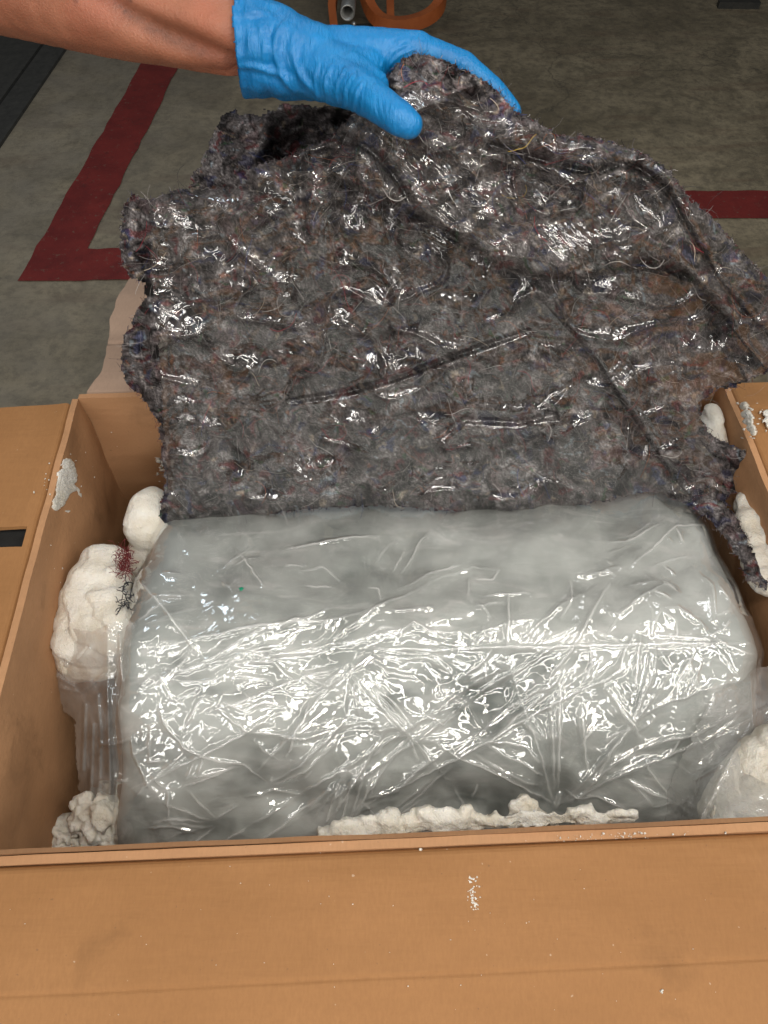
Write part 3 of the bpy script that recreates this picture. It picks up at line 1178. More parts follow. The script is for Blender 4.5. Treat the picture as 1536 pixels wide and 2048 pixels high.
cr(230, 1000, 0.436, [
    [(770, 250), (880, 225), (1000, 205), (1200, 185)], [(870, 412), (930, 418), (1000, 420)], [(780, 330), (880, 322)], [(850, 350), (960, 330), (1030, 385)],
    [(220, 358), (310, 355)], [(150, 490), (210, 460), (350, 450)], [(125, 570), (180, 510), (240, 490)], [(160, 575), (280, 545), (390, 500)], [(280, 650), (220, 660), (195, 700), (195, 770)],
    [(200, 770), (330, 780), (420, 740)], [(340, 780), (480, 710), (600, 640), (730, 600), (830, 560)], [(500, 740), (640, 690), (750, 670), (820, 620)], [(700, 715), (860, 705), (1010, 685)],
    [(740, 620), (820, 575), (900, 560), (1000, 510)], [(630, 700), (630, 730)], [(120, 850), (200, 790)], [(200, 790), (240, 860), (270, 920)], [(205, 930), (230, 1010), (270, 1070)],
    [(620, 745), (730, 745), (780, 800), (840, 835)], [(850, 785), (900, 820), (1020, 865)], [(780, 870), (870, 885), (980, 850), (1100, 770), (1180, 710)], [(950, 850), (1030, 790)],
    [(1040, 790), (1090, 870), (1140, 960)], [(1080, 790), (1150, 900)], [(1080, 890), (1070, 990)], [(1090, 890), (1130, 990)], [(1170, 850), (1270, 910), (1390, 1060)], [(1200, 830), (1290, 940), (1350, 1010)],
    [(470, 950), (510, 920), (600, 950), (700, 920), (800, 945)], [(480, 950), (560, 1010), (640, 1050)], [(640, 1050), (900, 1075)], [(740, 1075), (860, 1080), (950, 1060)], [(1160, 1055), (1280, 1035), (1380, 1075)],
    [(975, 665), (1060, 600), (1130, 570), (1190, 530), (1290, 470), (1410, 410)], [(1290, 430), (1420, 360), (1530, 325)], [(1150, 640), (1220, 600), (1300, 600)], [(1220, 540), (1370, 510), (1460, 500)],
    [(1220, 630), (1290, 625), (1370, 570), (1440, 600), (1536, 610)], [(1190, 685), (1536, 690)], [(1190, 705), (1300, 730), (1430, 720), (1536, 780)], [(1190, 750), (1250, 790), (1380, 810)], [(1160, 430), (1210, 430), (1220, 490)],
    [(980, 560), (960, 610)], [(1200, 300), (1240, 230), (1290, 180)], [(1280, 330), (1330, 220)], [(1320, 330), (1390, 200), (1440, 160)], [(480, 330), (640, 230)], [(560, 240), (690, 440)], [(490, 390), (540, 440)],
    [(300, 830), (460, 830), (520, 800)], [(430, 880), (380, 940), (330, 1040)], [(1400, 960), (1450, 1000), (1536, 1010)], [(560, 800), (700, 820), (745, 850)],
])
cr(850, 1000, 0.4466, [
    [(0, 350), (150, 300)], [(20, 390), (80, 350), (220, 310), (330, 330)], [(330, 330), (300, 370), (210, 360)], [(200, 350), (185, 450)], [(250, 440), (460, 435)], [(220, 485), (350, 470)], [(0, 500), (40, 490)],
    [(10, 570), (60, 600), (150, 590)], [(230, 630), (260, 570), (300, 620)], [(250, 590), (380, 555), (490, 545)], [(400, 650), (500, 570), (590, 500), (700, 445)], [(230, 665), (420, 660), (570, 690)],
    [(0, 710), (60, 720), (120, 780)], [(550, 800), (650, 670), (740, 520), (820, 395)], [(820, 205), (890, 210), (960, 180), (1050, 125)], [(890, 200), (1010, 120)], [(800, 265), (920, 225)], [(810, 290), (825, 320)],
    [(900, 330), (1010, 240), (1120, 130), (1250, 115)], [(1120, 140), (1150, 205)], [(1070, 180), (1100, 215)], [(1060, 310), (1120, 360)], [(1000, 330), (1100, 280), (1210, 250)], [(780, 510), (860, 535), (950, 470), (1080, 400)],
    [(800, 610), (850, 540)], [(740, 540), (760, 600), (860, 635), (890, 600)], [(1010, 445), (1090, 470)], [(1050, 400), (1120, 430)], [(1220, 340), (1280, 400), (1290, 570)], [(1300, 390), (1360, 470)], [(1290, 530), (1370, 495)],
    [(1040, 515), (1120, 510), (1200, 550), (1260, 600)], [(1040, 520), (1100, 560)], [(1030, 610), (1160, 620), (1280, 630)], [(1280, 620), (1330, 660), (1420, 690)], [(1260, 640), (1390, 790)], [(1280, 630), (1210, 720)],
    [(1200, 630), (1170, 700), (1110, 790), (1090, 900)], [(1040, 510), (1000, 580)], [(930, 590), (870, 680), (850, 760), (760, 820)], [(940, 600), (930, 700), (910, 860)], [(1010, 620), (980, 740), (920, 920), (830, 1100)],
    [(1020, 625), (1000, 760), (900, 980)], [(790, 820), (860, 940), (940, 1050)], [(820, 800), (880, 930)], [(720, 620), (740, 730), (700, 830)], [(650, 770), (610, 830), (600, 1110)], [(700, 830), (700, 1110)], [(560, 850), (580, 1110)],
    [(550, 820), (400, 920), (260, 1030), (100, 1120)], [(560, 850), (410, 980), (240, 1120)], [(430, 990), (520, 1080)], [(100, 920), (140, 880), (190, 910), (230, 1000), (300, 1060)], [(30, 960), (80, 1000), (160, 950)],
    [(960, 1110), (1060, 1060), (1190, 1040), (1310, 970), (1440, 900)], [(1190, 1040), (1240, 1110)], [(1200, 955), (1300, 955)], [(1030, 680), (1080, 760)], [(1130, 680), (1200, 830)], [(1150, 740), (1120, 800)], [(1450, 780), (1460, 1000)],
    [(1310, 590), (1350, 545)], [(1230, 730), (1300, 680)], [(940, 960), (1050, 900), (1200, 840), (1380, 800)], [(1240, 600), (1220, 570)], [(600, 600), (690, 560)], [(510, 640), (640, 590)],
])
cr(230, 1350, 0.436, [
    [(0, 320), (80, 285), (110, 380), (160, 500), (215, 548)], [(205, 130), (240, 220), (330, 320), (480, 375), (600, 400), (710, 500)], [(710, 500), (730, 460)], [(700, 510), (850, 400), (1000, 260), (1060, 200)],
    [(725, 510), (870, 430), (1010, 290)], [(860, 530), (960, 470), (1070, 415)], [(610, 690), (720, 630), (800, 590)], [(640, 770), (760, 690), (930, 560), (1000, 500)], [(340, 770), (420, 720), (460, 690)],
    [(250, 735), (330, 695), (440, 685)], [(220, 640), (340, 665), (450, 685)], [(250, 520), (262, 630)], [(230, 575), (350, 605), (430, 650)], [(350, 520), (410, 580), (460, 640)], [(100, 560), (200, 450), (330, 340)],
    [(340, 465), (380, 380)], [(360, 450), (570, 405)], [(310, 500), (560, 410)], [(180, 450), (240, 510)], [(600, 560), (720, 535), (860, 550)], [(1130, 550), (1290, 525), (1400, 420), (1536, 330)], [(1130, 555), (1205, 655)],
    [(1280, 650), (1400, 550), (1536, 430)], [(1250, 640), (1450, 480)], [(1180, 360), (1250, 290), (1340, 260)], [(1340, 270), (1390, 380)], [(1360, 270), (1450, 410)], [(1400, 290), (1536, 290)],
    [(640, 280), (690, 330), (760, 380)], [(750, 270), (870, 270), (1000, 240)], [(820, 310), (900, 300)], [(1030, 470), (980, 640), (960, 700)], [(1060, 450), (990, 700)], [(1100, 430), (1030, 690)], [(1150, 420), (1060, 700)],
    [(1180, 430), (1100, 680)], [(1080, 400), (900, 670)], [(1000, 490), (880, 620)], [(150, 390), (240, 385)], [(165, 380), (170, 200)], [(0, 480), (70, 485)], [(1170, 540), (1200, 470), (1220, 420)],
    [(900, 110), (870, 200), (830, 240)], [(850, 200), (820, 300), (790, 360)], [(1010, 300), (940, 340)], [(500, 760), (600, 700)], [(470, 650), (560, 600)],
])
cr(950, 1400, 0.3815, [
    [(0, 280), (120, 360), (300, 440), (380, 440)], [(130, 210), (260, 240), (330, 320)], [(150, 290), (260, 330), (360, 400)], [(0, 200), (110, 260), (180, 310)], [(390, 0), (410, 230), (430, 480)], [(430, 0), (440, 260), (445, 470)],
    [(460, 480), (430, 600)], [(450, 490), (415, 590)], [(550, 0), (560, 230), (590, 420)], [(530, 30), (545, 200)], [(500, 545), (600, 430), (700, 330), (850, 240), (1000, 180), (1130, 170)], [(690, 400), (800, 350), (920, 300), (1040, 320)],
    [(700, 410), (790, 370)], [(790, 410), (900, 470), (1010, 510)], [(800, 420), (920, 535)], [(860, 290), (940, 410), (1010, 490)], [(1050, 330), (1120, 375), (1180, 350), (1320, 300)], [(1180, 350), (1130, 510)],
    [(1250, 240), (1190, 350)], [(1050, 545), (1080, 510), (1120, 530), (1110, 555)], [(1180, 330), (1350, 235)], [(1130, 170), (1190, 240), (1300, 120), (1420, 10)], [(1230, 210), (1270, 255)], [(640, 380), (690, 260), (760, 130)],
    [(660, 350), (720, 230), (840, 30)], [(600, 440), (640, 380)], [(920, 540), (1030, 515)], [(560, 490), (640, 500), (820, 580)], [(720, 0), (860, 190)], [(300, 70), (370, 200)], [(240, 110), (350, 190)],
])
for (a, b, c_, d_) in ((520, 1640, 1010, 1330), (560, 1660, 1180, 1250), (720, 1610, 1260, 1330), (300, 1300, 760, 1230), (470, 1330, 900, 1240), (1115, 1620, 1020, 1330), (1115, 1620, 1330, 1350), (1115, 1615, 1480, 1430),
                       (1115, 1610, 860, 1480), (300, 1560, 560, 1420), (640, 1660, 780, 1440), (680, 1660, 830, 1450), (270, 1150, 420, 1330), (830, 1300, 1480, 1290), (690, 1330, 900, 1560), (690, 1330, 520, 1540), (690, 1330, 420, 1420)):
    q = [(a + (c_ - a) * t + random.gauss(0, 3), b + (d_ - b) * t + random.gauss(0, 3)) for t in (0, 0.35, 0.7, 1)]
    CR.append(smooth_line(q, 4))
for k in range(45):                                     # and many short ones nobody would trace
    cx, cy = random.uniform(250, 1500), random.uniform(1120, 1680)
    a = random.choice([random.gauss(-0.6, 0.35), random.uniform(0, math.pi)])
    L = random.uniform(20, 110)
    b = random.uniform(-0.35, 0.35)
    CR.append(smooth_line([(cx, cy), (cx + L * 0.5 * math.cos(a), cy + L * 0.5 * math.sin(a)), (cx + L * math.cos(a + b), cy + L * math.sin(a + b))], 3))

NU, NV = 900, 640
P = bag_base(NU, NV)
N = normals(P)
X, Y, _ = project(P)
d = bag_macro(X, Y)
wx = X + 16 * fbm(X / 60, Y / 60, 4.0, 2)
wy = Y + 16 * fbm(X / 60, Y / 60, 9.0, 2)
low = sstep(1120, 1300, Y)
d += (0.0008 + 0.0006 * low) * np.maximum(0, ridged(wx / 105, wy / 80, 3.0))**2
d += (0.0001 + 0.0002 * low) * np.maximum(0, ridged(wx / 50 + wy / 120, wy / 40, 6.0))**2
busy = sum(gauss(X, Y, *q) for q in ((430, 1470, 110, 45), (500, 1380, 90, 40), (1160, 1440, 90, 110), (1330, 1410, 80, 70), (1060, 1440, 60, 60), (690, 1330, 70, 40), (780, 1260, 120, 40), (1250, 1210, 160, 60), (340, 1420, 70, 60), (1400, 1480, 70, 50)))
d += 0.00035 * np.clip(busy, 0, 1) * fbm(wx / 19, wy / 17, 2.5, 2) + 0.0002 * fbm(X / 24, Y / 24, 2.5, 2)
whit = np.zeros(X.shape)
for n_, pts in enumerate(CR):
    pts = [(x + random.uniform(-1, 1), y + random.uniform(-1, 1)) for x, y in pts]
    x0, x1 = min(p[0] for p in pts) - 40, max(p[0] for p in pts) + 40
    y0, y1 = min(p[1] for p in pts) - 40, max(p[1] for p in pts) + 40
    mk = (X > x0 - 60) & (X < x1 + 60) & (Y > y0 - 60) & (Y < y1 + 60)
    if not mk.any():
        continue
    xx, yy = X[mk], Y[mk]
    xx = xx + 2.5 * perlin(xx / 17, yy / 17, n_ * 0.7)
    yy = yy + 2.5 * perlin(xx / 17, yy / 17, n_ * 0.7 + 5)
    D, S, L = dist_poly(xx, yy, pts)
    fade = np.sqrt(np.clip(np.sin(np.clip(L, 0.03, 0.97) * math.pi), 0, 1))
    A = random.uniform(0.0008, 0.0018) * fade * (1.6 if math.hypot(x1 - x0 - 80, y1 - y0 - 80) > 100 else 1.0)
    wd_ = random.uniform(3.4, 5.0)
    # a pinched ridge with one steep and one shallow flank
    side = np.where(S > 0, 9.0, 26.0)
    d[mk] += 0.65 * A * np.exp(-(D / wd_)**2) + 1.15 * A * np.exp(-D / side)
    whit[mk] = np.maximum(whit[mk], fade * np.exp(-(D / 2.0)**2) * random.uniform(0.3, 1.0))  # whiter along creases: stress whitening and painted highlight together
Vf = (P + N * (d + 0.0015)[..., None]).reshape(-1, 3)
me = mesh('film', Vf, grid_faces(NU, NV))
color_attr(me, 'crease', np.repeat(whit.reshape(-1, 1), 3, 1))
link('film', me, FILM, bun)


bm = bmesh.new()
bmesh.ops.create_icosphere(bm, subdivisions=2, radius=0.0026)
k_ = np.argmin((X - 485)**2 + (Y - 1192)**2)
for v in bm.verts:
    v.co = Vector((v.co.x * (1 + 0.4 * math.sin(v.co.y * 2000)), v.co.y, v.co.z * 0.35)) + Vector(Vf[k_]) + Vector((0, 0, 0.0004))
bm_obj('green_fleck', bm, mat_plain('green_plastic', (0.0, 0.22, 0.12), (0.01, 0.30, 0.17), 0.5), bun, True)


# loose film hanging at the left of the bundle
def px_sheet(poly, step, tfun, rag=0.0):
    xs = np.arange(min(p[0] for p in poly) - 4, max(p[0] for p in poly) + 4, step)
    ys = np.arange(min(p[1] for p in poly) - 4, max(p[1] for p in poly) + 4, step)
    X, Y = np.meshgrid(xs, ys)
    if rag:
        Xr = X + rag * fbm(X / 14, Y / 14, 3.1, 3)
        Yr = Y + rag * fbm(X / 14, Y / 14, 8.1, 3)
    else:
        Xr, Yr = X, Y
    mk = inside(Xr, Yr, poly)
    T = tfun(X, Y)
    V = at(X, Y, T).reshape(-1, 3)
    f = grid_faces(len(xs), len(ys), mk)
    V, f, u = compact(V, f)
    return V, f, u, X, Y, T, mk


skirt = [(84, 1262), (120, 1250), (180, 1262), (250, 1235), (285, 1250), (300, 1700), (200, 1700), (176, 1640), (158, 1592), (150, 1500), (148, 1440), (128, 1425), (110, 1370), (92, 1330)]
skl = [[(195, 1390), (200, 1470), (197, 1600)], [(235, 1400), (246, 1490)], [(110, 1350), (150, 1375), (180, 1362)], [(120, 1375), (160, 1385), (210, 1350)], [(158, 1320), (178, 1296)], [(240, 1270), (242, 1330), (255, 1420)],
       [(205, 1490), (245, 1488), (268, 1474)], [(205, 1560), (260, 1560)], [(130, 1262), (130, 1330)], [(170, 1410), (165, 1540)], [(185, 1450), (180, 1600)], [(215, 1380), (222, 1600)]]


def skirt_t(X, Y):
    t = 0.872 + 0.00008 * np.maximum(Y - 1330, 0) + 0.0007 * np.maximum(215 - X, 0) + 0.0006 * np.maximum(X - 245, 0)
    t = t - 0.004 * fbm(X / 50, Y / 90, 3.0, 3)
    for n_, p in enumerate(skl):
        D, S, L = dist_poly(X, Y, p)
        t = t - 0.004 * np.exp(-(D / 4.0)**2) - 0.004 * np.exp(-D / 14)
    return t


rsk = [(1425, 1390), (1480, 1345), (1560, 1320), (1570, 1670), (1470, 1666), (1340, 1672), (1318, 1610), (1370, 1500)]
rsl = [[(1430, 1470), (1490, 1440), (1560, 1400)], [(1400, 1640), (1440, 1560), (1470, 1500), (1540, 1440)], [(1390, 1560), (1440, 1530)], [(1500, 1350), (1506, 1450)], [(1410, 1600), (1400, 1650)]]


def rskirt_t(X, Y):
    t = 0.880 - 0.00050 * (Y - 1350) * sstep(1300, 1470, X) + 0.004 * fbm(X / 60, Y / 60, 8.0, 3)
    for p in rsl:
        D, S, L = dist_poly(X, Y, p)
        t = t - 0.003 * np.exp(-(D / 4.0)**2) - 0.004 * np.exp(-D / 16)
    return t


V, f, *_ = px_sheet(rsk, 2.0, rskirt_t, 6)
link('film_skirt', mesh('film_skirt', V, f), FILM_SOFT, bun)
V, f, *_ = px_sheet(skirt, 2.0, skirt_t, 4)
link('film_skirt', mesh('film_skirt', V, f), FILM_SOFT, bun)

# ------------------------------------------------------------------ the felt blanket
bl = empty('felt_blanket', (0.1, 0.6, 0.70))
tag(bl, 'grey speckled recycled felt blanket under clear film, lifted by the gloved hand', 'blanket')
OUT = [(300, 402), (265, 384), (246, 408), (238, 470), (241, 528), (262, 558), (288, 568), (291, 590), (272, 612), (262, 645), (242, 682), (240, 742), (250, 768), (280, 792), (302, 822), (319, 852),
       (320, 905), (331, 960), (318, 1012), (316, 1050), (330, 1060), (352, 1045), (420, 1042), (510, 1034), (610, 1020), (700, 1012), (800, 1016), (900, 1024), (1000, 1024), (1080, 1020), (1150, 1014),
       (1215, 1000), (1285, 986), (1320, 985), (1352, 1003), (1385, 1020), (1418, 1040), (1450, 1080), (1478, 1120), (1495, 1165), (1540, 1185), (1524, 1130), (1500, 1090), (1478, 1040), (1450, 1000),
       (1475, 985), (1540, 968), (1530, 930), (1505, 905), (1470, 892), (1428, 872), (1405, 838), (1400, 806), (1432, 780), (1480, 770), (1560, 738), (1700, 730), (1690, 650), (1580, 600), (1530, 548), (1485, 500), (1432, 440),
       (1380, 395), (1340, 340), (1290, 305), (1230, 284), (1170, 268), (1110, 270), (1075, 240), (1035, 226), (1005, 190), (960, 152), (900, 122), (860, 110), (830, 106), (800, 118), (774, 152), (770, 200),
       (720, 215), (690, 240), (665, 272), (600, 300), (560, 316), (510, 328), (488, 352), (492, 372), (440, 376), (390, 372), (335, 380)]
OVER = smooth_line([(640, 330), (690, 370), (760, 400), (840, 432), (930, 490), (1000, 530), (1075, 556), (1190, 558), (1250, 542), (1300, 520), (1380, 560), (1450, 640)], 4)
FA = smooth_line([(570, 802), (680, 786), (770, 763), (850, 735), (930, 705), (1060, 660)], 4)
FB = smooth_line([(1120, 640), (1190, 720), (1240, 800), (1310, 900), (1370, 985), (1480, 1100)], 4)
FC_ = smooth_line([(980, 290), (1080, 320), (1180, 345), (1260, 330), (1330, 380), (1380, 470), (1450, 580), (1540, 680)], 4)
FD = [(880, 870), (930, 840), (1040, 845), (1110, 830)]
FE = smooth_line([(600, 300), (602, 400), (612, 470)], 3)
FG = smooth_line([(690, 280), (740, 300), (800, 370), (830, 430)], 3)


def felt_t(X, Y, fine=True):
    ry = FW[1] + UP[1] * (1024 - Y) / FPX
    Yw = 0.592 + 0.012 * np.sin((Y - 150) / 870 * math.pi) + 0.03 * sstep(1100, 1500, X) * sstep(300, 700, Y)
    Yw = Yw + 0.055 * sstep(520, 300, X) * sstep(700, 400, Y)
    t = Yw / ry
    t = t + 0.06 * sstep(1250, 1650, X)
    t = t - 0.022 * gauss(X, Y, 800, 235, 95, 80)
    # overhanging top layer: everything above the line stands proud of the panel below
    D, S, L = dist_poly(X, Y, OVER)
    ab = S < 0
    lim = sstep(0.0, 0.10, L)
    t = t - np.where(ab, 0.042 * (1 - np.exp(-D / 8)) * np.exp(-D / 170) * lim, 0) + np.where(~ab, 0.012 * np.exp(-D / 18) * lim, 0)
    D, S, L = dist_poly(X, Y, FA)
    k = np.sin(np.clip(L, 0.02, 0.98) * math.pi)**0.5
    t = t + k * (0.018 * np.exp(-(D / 6)**2) - np.where(S < 0, 0.014, 0.004) * np.exp(-D / 45))
    D, S, L = dist_poly(X, Y, FB)
    k = np.sin(np.clip(L, 0.02, 0.98) * math.pi)**0.5
    t = t + k * np.where(S > 0, 0.008 * np.exp(-D / 30), -0.024 * (1 - np.exp(-D / 6)) * np.exp(-D / 70))
    for q, a in ((FC_, 0.010), (FD, 0.008), (FE, 0.007), (FG, 0.010)):
        D, S, L = dist_poly(X, Y, q)
        t = t + a * np.exp(-(D / 6)**2) - a * 0.8 * np.exp(-((D - 22) / 16)**2)
    t = t - 0.00012 * np.clip(Y - 330, -90, 200) * gauss(X, Y, 960, 430, 240, 140)
    # rolls at the left edge lie further back
    t = t + 0.030 * sstep(305, 285, X + 6 * perlin(X / 30, Y / 30, 2.0)) - 0.02 * gauss(X, Y, 262, 470, 22, 70) - 0.012 * gauss(X, Y, 272, 700, 26, 70)
    # rounded top-left roll
    t = t + 0.040 * np.exp(-np.maximum(Y - 376, 0) / 16.0) * sstep(520, 480, X)
    t = t + 0.018 * np.exp(-((Y - 318 - (600 - X) * 0.12) / 16.0)**2) * sstep(480, 520, X) * sstep(690, 640, X)
    # pull lines from the pinch
    an = np.arctan2(Y - 190, X - 800)
    rr = np.hypot(X - 800, Y - 190)
    t = t + 0.004 * np.sin(an * 13 + 2.5 * perlin(X / 120, Y / 120, 1.0)) * sstep(60, 150, rr) * sstep(520, 220, rr)
    t = t + 0.020 * perlin(X / 260 + 3, Y / 210, 1.5) + 0.016 * perlin(X / 95, Y / 80, 4.5) - 0.010 * np.maximum(0, ridged((X + 20 * perlin(X / 70, Y / 70, 1.0)) / 120, (Y + 20 * perlin(X / 70, Y / 70, 5.0)) / 85, 2.7))**3
    # the strip at the right hangs over the edge of the bundle and down beside it
    t2 = 0.985 - 0.00040 * (Y - 1000) + 0.004 * perlin(X / 40, Y / 40, 2.2)
    t = t + (t2 - t) * sstep(1290, 1350, X) * sstep(940, 1010, Y)
    if fine:
        t = t + 0.0062 * perlin(X / 38, Y / 32, 7.5) + 0.0022 * perlin(X / 17, Y / 15, 2.5) + 0.0012 * perlin(X / 7.5, Y / 7, 5.5)
    return t


_de_cache = {}


def edge_dist(X, Y):
    return dist_poly(X, Y, OUT + [OUT[0]])[0]


def felt_full(X, Y):
    t = felt_t(X, Y)
    t = t + 0.010 * np.exp(-(edge_dist(X, Y) / 11.0)**2)
    return t


V, f, u, X, Y, T, mk = px_sheet(OUT, 2.6, felt_full, 6)
FELT_XY = (X[0, 0], Y[0, 0], 2.6, X.shape)
FT = T


def streaks(shape, seed, L=9, scale=26.0):
    """noise smeared along a swirling flow: matted hair"""
    r = np.random.default_rng(seed)
    nz = r.random(shape)
    J, I = np.meshgrid(np.arange(shape[0]), np.arange(shape[1]), indexing='ij')
    th = 5.5 * fbm(I / scale, J / scale, seed * 1.3, 3)
    c, sn = np.cos(th), np.sin(th)
    acc = nz.copy()
    for sg in (1, -1):
        x, y = I.astype(float), J.astype(float)
        for _ in range(L):
            a = np.clip(x.round().astype(int), 0, shape[1] - 1)
            b = np.clip(y.round().astype(int), 0, shape[0] - 1)
            x = x + sg * c[b, a]
            y = y + sg * sn[b, a]
            a = np.clip(x.round().astype(int), 0, shape[1] - 1)
            b = np.clip(y.round().astype(int), 0, shape[0] - 1)
            acc += nz[b, a]
    acc /= 2 * L + 1
    return (acc - acc.mean()) / acc.std()


def tint(X, Y, s=0.0):
    """mixed rag colours: grey brown wool with red, blue, rust, cream and navy flecks"""
    ax = X + 26 * fbm(X / 60, Y / 60, 1.0 + s, 3)
    ay = Y + 26 * fbm(X / 60, Y / 60, 6.0 + s, 3)
    g = fbm(ax / 70, ay / 50, 2.0 + s, 3)
    h = fbm(ax / 24, ay / 17, 3.0 + s, 3)
    st = streaks(X.shape, 7 + int(s))
    st2 = streaks(X.shape, 9 + int(s), 16, 40.0)
    clf = np.clip(1 - 6 * np.abs(perlin(ax / 34, ay / 22, 9.0 + s)), 0, 1) * sstep(0.0, 0.3, perlin(ax / 60, ay / 60, 4.4))
    k = np.clip(0.40 + 0.16 * st + 0.07 * st2 + 0.28 * h + 0.26 * g - 0.62 * clf, 0, 1)[..., None]
    dk, mid, lt = np.array([0.022, 0.020, 0.0205]), np.array([0.135, 0.121, 0.122]), np.array([0.50, 0.475, 0.48])
    C = np.where(k < 0.5, dk + (mid - dk) * k * 2, mid + (lt - mid) * ((k - 0.5) * 2)**1.3)
    for cc, z, th, sz, am in (((0.15, 0.020, 0.024), 11.0, 0.36, 30, 0.6), ((0.035, 0.05, 0.13), 22.0, 0.40, 36, 0.65), ((0.24, 0.08, 0.035), 33.0, 0.52, 22, 0.6), ((0.018, 0.02, 0.055), 44.0, 0.36, 40, 0.7),
                              ((0.40, 0.33, 0.25), 55.0, 0.48, 20, 0.6), ((0.12, 0.072, 0.074), 66.0, 0.26, 60, 0.45), ((0.26, 0.33, 0.38), 77.0, 0.52, 20, 0.6), ((0.04, 0.10, 0.05), 88.0, 0.52, 22, 0.7)):
        m = sstep(th, th + 0.12, perlin(ax / sz, ay / (sz * 0.6), z + s) + 0.05 * st)[..., None] * am
        C = C * (1 - m) + np.array(cc) * m * (0.3 + 1.4 * k)
    return np.clip(C, 0.006, 0.6)


def px_named(name, V, f, u, X, Y, parent, thick, s=0.0):
    n = len(V)
    nrm = V - CAM
    nrm /= np.linalg.norm(nrm, axis=1)[:, None]
    V2, f2 = thicken(V, f, nrm * thick)
    me = mesh(name, V2, f2)
    C = tint(X, Y, s).reshape(-1, 3)[u]
    color_attr(me, 'tint', np.concatenate([C, C * 0.7]))
    return link(name, me, FELT, parent)


px_named('felt_sheet', V, f, u, X, Y, bl, 0.009)
FELT_PTS = (X, Y, T, mk)

# the second layer behind, with the dark hollow under the hand
BACK = [(372, 400), (380, 360), (402, 318), (430, 250), (452, 220), (500, 230), (548, 218), (568, 203), (620, 209), (690, 213), (740, 220), (780, 250), (780, 420), (500, 450), (372, 430)]


def back_t(X, Y):
    ry = FW[1] + UP[1] * (1024 - Y) / FPX
    t = (0.685 - 0.0002 * (X - 400)) / ry
    hole = sstep(528, 566, X + 0.25 * (Y - 250) + 14 * perlin(X / 30, Y / 22, 1.0)) * sstep(214, 236, Y + 8 * perlin(X / 25, Y / 30, 4.0))
    t = t + 0.075 * hole * (0.8 + 0.4 * perlin(X / 40, Y / 30, 6.0))
    t = t + 0.007 * perlin(X / 60, Y / 50, 3.5) + 0.004 * perlin(X / 22, Y / 20, 7.5) + 0.002 * perlin(X / 8, Y / 8, 5.5)
    t = t + 0.012 * np.exp(-(dist_poly(X, Y, BACK + [BACK[0]])[0] / 12)**2)
    return t


V, f, u, X2, Y2, T2, mk2 = px_sheet(BACK, 2.6, back_t, 8)
px_named('back_layer', V, f, u, X2, Y2, bl, 0.009, 3.0)

# clear film stretched over the felt, with bundles of pull wrinkles
WR = []


def bundle(a, b, n, amp, wdt, jit=3):
    a, b = smooth_line(a, 5), smooth_line(b, 5)
    for k in range(n):
        q = (k + random.uniform(-0.25, 0.25)) / max(1, n - 1)
        s0, s1 = random.uniform(0, 0.25), random.uniform(0.75, 1)
        i0, i1 = int(s0 * (len(a) - 1)), int(s1 * (len(a) - 1))
        pts = [(a[i][0] * (1 - q) + b[i][0] * q + random.gauss(0, jit) * 0.3, a[i][1] * (1 - q) + b[i][1] * q + random.gauss(0, jit) * 0.3) for i in range(i0, i1 + 1)]
        WR.append((pts, 0.60 * amp * random.uniform(0.6, 1.2), 1.3 * wdt * random.uniform(0.8, 1.2)))


bundle([(800, 285), (830, 350), (880, 420), (960, 480), (1060, 520)], [(850, 270), (900, 330), (950, 390), (1020, 425), (1110, 440)], 16, 0.0042, 3.4)
bundle([(745, 320), (790, 390), (850, 440), (930, 495)], [(800, 300), (840, 380), (900, 440), (980, 490)], 9, 0.0038, 3.4)
bundle([(770, 290), (800, 330), (850, 400)], [(830, 285), (880, 330), (930, 380)], 7, 0.0036, 3.2)
bundle([(840, 230), (900, 215), (950, 205)], [(850, 255), (920, 250), (960, 235)], 7, 0.0022, 2.6)
bundle([(1140, 335), (1200, 310), (1260, 300)], [(1150, 345), (1220, 338), (1270, 325)], 8, 0.0026, 2.8)
bundle([(1010, 330), (1060, 350), (1090, 400)], [(950, 350), (1010, 380), (1050, 420)], 8, 0.0022, 2.8)
bundle([(1230, 335), (1300, 370), (1340, 440)], [(1260, 330), (1330, 390), (1370, 470)], 5, 0.0024, 3.0)
bundle([(1180, 760), (1250, 800), (1340, 930)], [(1220, 740), (1290, 820), (1400, 970)], 5, 0.0026, 3.0)
bundle([(1370, 640), (1385, 720), (1380, 800)], [(1340, 640), (1350, 730), (1330, 830)], 4, 0.0022, 3.0)
bundle([(300, 590), (400, 600), (470, 580)], [(310, 560), (400, 560), (460, 550)], 8, 0.0020, 2.6)
bundle([(340, 400), (400, 385), (470, 385)], [(330, 430), (400, 420), (480, 410)], 7, 0.0028, 3.2)
bundle([(520, 335), (570, 325), (600, 315)], [(530, 380), (575, 375), (610, 350)], 6, 0.0028, 3.2)
bundle([(330, 640), (335, 800), (345, 1000)], [(350, 640), (358, 800), (370, 1000)], 5, 0.0018, 3.2)
bundle([(1400, 520), (1440, 590), (1500, 660)], [(1430, 490), (1480, 560), (1540, 640)], 4, 0.0026, 3.0)
bundle([(1150, 1010), (1220, 1000), (1290, 985)], [(1100, 1015), (1200, 990), (1280, 970)], 4, 0.0022, 3)
bundle([(620, 395), (680, 390), (740, 395)], [(630, 410), (690, 400), (750, 405)], 3, 0.0026, 3)
